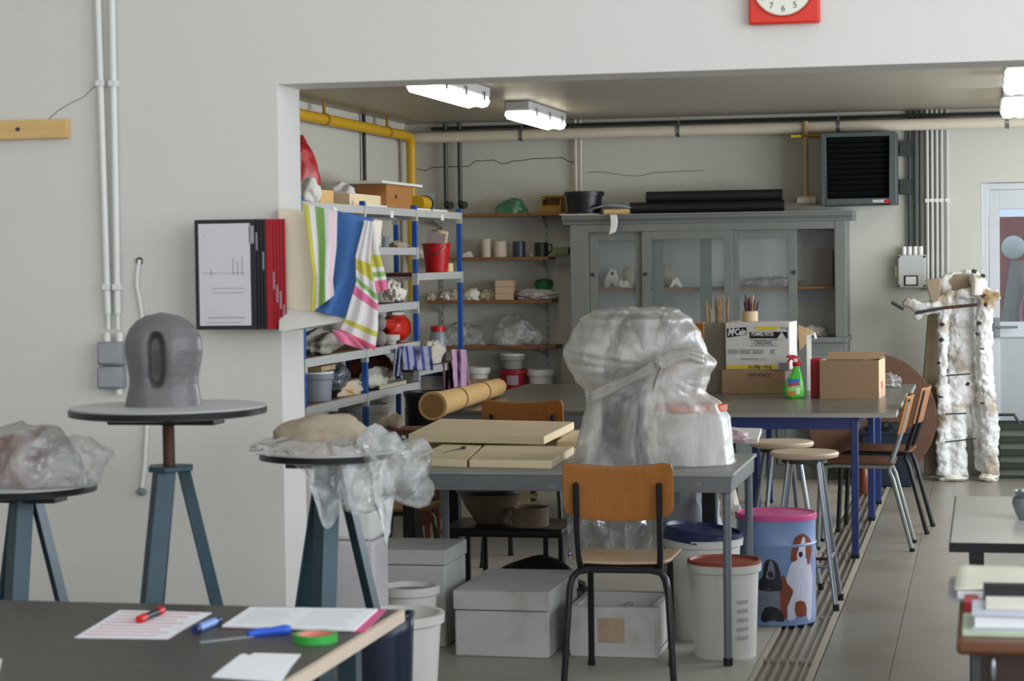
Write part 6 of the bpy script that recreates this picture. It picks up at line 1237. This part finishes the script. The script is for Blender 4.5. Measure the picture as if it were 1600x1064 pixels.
# ================================================================== RIGHT FOREGROUND
t = thing('white_table', 'white-topped table with black edge at the right of the aisle', 'table', (.55, 6.63, 0)); a = Z(1485, 847, .75); b = Z(1510, 775, .75)
wpart(MB().box(a.x, 1.25, a.y, b.y, .73, .75), 'tabletop', mat('laminate', (200, 198, 192), .35, var=.03), t, .002); wpart(MB().box(a.x-.004, 1.254, a.y-.004, a.y, .722, .749).box(a.x-.004, a.x, a.y, b.y+.004, .722, .749).box(a.x, 1.254, b.y, b.y+.004, .722, .749), 'edge_band', m_blackpl, t)
wpart(MB().box(a.x, 1.25, a.y, b.y, .722, .73), 'underside', m_blackpl, t)
q = Yp(1526, 880, 6.55); 
for x in (q.x, 1.1): wpart(MB().box(x-.025, x+.025, 6.3, 6.95, 0, .04).box(x-.022, x+.022, 6.52, 6.6, .04, .7).box(x-.02, x+.02, 6.2, 7.1, .68, .722), 'leg', mat('pedestal', (66, 68, 72), .4, .2), t, .004)
c = Z(1606, 812, .75); t = thing('metal_pot', 'shiny grey metal pot with rolled rim on the white table', 'pot', c+V((.0, .0, 0))); k = mpp(c)
part(MB().lathe([(0, 0), (13*k, 0), (18*k, 8*k), (24*k, 24*k), (23*k, 34*k), (18*k, 38*k), (20*k, 43*k), (23*k, 46*k), (18*k, 46*k), (15*k, 40*k), (0, 38*k)], n=32), 'body', m_steel, t)
# brown desk with books
YD = 4.05; a = Yp(1494, 1003, YD); zD = a.z
t = thing('brown_desk', 'dark brown desk with rounded worn edge stacked with books', 'desk', (a.x+.4, YD+.35, 0))
wpart(MB().box(a.x, a.x+.9, YD, YD+.75, zD-.026, zD), 'desktop', m_brown, t, .01)
wpart(MB().box(a.x+.035, a.x+.86, YD+.03, YD+.7, 0, zD-.026), 'body', wood('desk_dark', (66, 44, 42), (52, 34, 34), .3), t, .003)
wpart(MB().box(a.x+.03, a.x+.045, YD+.022, YD+.03, 0, zD-.026), 'steel_edge', m_dark, t)
q = Yp(1552, 1045, YD+.02); wpart(MB().blob((q.x, YD+.022, q.z), (.007, .012, .026), 0, 2, 1), 'drawer_pull', m_steel, t)
def book(p0, p1, y, d, z0, z1, name, label, mt, cat='book', pages=False, rz=0):
    a = Yp(p0, 950, y).x; b = Yp(p1, 950, y).x; w = (b-a)/2; t = thing(name, label, cat, (a+w, y+d/2, z0), rz); h = z1-z0
    if pages:
        part(MB().box(-w, w, -d/2, d/2, 0, .004).box(-w, w, -d/2, d/2, h-.004, h).box(w-.004, w, -d/2, d/2, .004, h-.004), 'cover', mt, t, .0015); part(MB().box(-w+.006, w-.005, -d/2+.005, d/2-.005, .004, h-.004), 'page_block', m_paper, t)
    else: part(MB().box(-w, w, -d/2, d/2, 0, h), 'cover', mt, t, .002)
    return t
book(1503, 1640, YD+.06, .2, zD, zD+.012, 'magazine', 'pale green magazine at the bottom of the desk pile', mat('pale_green', (176, 190, 168), .5, var=.15), 'magazine')
zz_ = zD+.012; book(1518, 1650, YD+.07, .17, zz_, zz_+.03, 'thick_book', 'thick white-paged book on the green magazine', mat('grey_cover', (180, 184, 196), .5), 'book', True)
zz2 = zz_+.03; book(1540, 1660, YD+.12, .12, zz2, zz2+.008, 'notebook', 'thin cream notebook on the thick white book', mat('cream_cover', (206, 200, 186), .6), 'book', True)
a2 = Yp(1537, 950, YD+.3); solo(MB().tube([(a2.x, YD+.34, zD+.031), (a2.x+.4, YD+.36, zD+.031)], .031, 18), 'black_cylinder', m_blackpl, 'black cylinder case lying behind the thick book', 'case')
q = Yp(1508, 985, YD+.16); solo(MB().box(q.x-.012, q.x+.01, YD+.12, YD+.2, zD+.0125, zD+.045), 'red_box', mat('red_small', (150, 26, 36), .4), 'small dark red box at the edge of the desk pile', 'box', .002) if False else None
b1 = Yp(1507, 960, YD+.36).x; solo(MB().box(b1, b1+.028, YD+.26, YD+.36, zD+.0, zD+.034), 'red_box', mat('red_small', (150, 26, 36), .4), 'small dark red box beside the black cylinder on the desk', 'box', .002)
zl = zD+.014
solo(MB().box(b1-.005, b1+.5, YD+.38, YD+.72, zD, zl-.002), 'brown_binder', mat('binder_brown', (120, 88, 66), .6), 'brown binder lying under the open ledger', 'binder', .003)
t = thing('open_ledger', 'open ledger with cream ruled pages on the desk pile', 'book', (b1+.2, YD+.55, zl))
part(MB().box(-.235, .4, -.16, .15, 0, .004), 'cover', mat('ledger_grey', (150, 150, 156), .6), t)
def page(u, v): return (-.22+.6*u, -.15+.29*v, .022+.006*math.sin(u*PI*2.4)**2+(.012*(1-u)**6*v))
part(MB().box(-.215, .39, -.15, .14, .004, .02), 'page_block', m_paper, t, .002); part(MB().sheet(page, 24, 8), 'top_page', mat('ledger_page', (216, 212, 192), .8, var=.03), t, thick=.001)
for k in range(9): part(MB().sheet(lambda u, v, k=k: V(page(.03+.4*u, .08+.1*k+.012*v))+V((0, 0, .0012)), 16, 1), 'ruled_line', mat('rule', (180, 176, 168), .8), t)
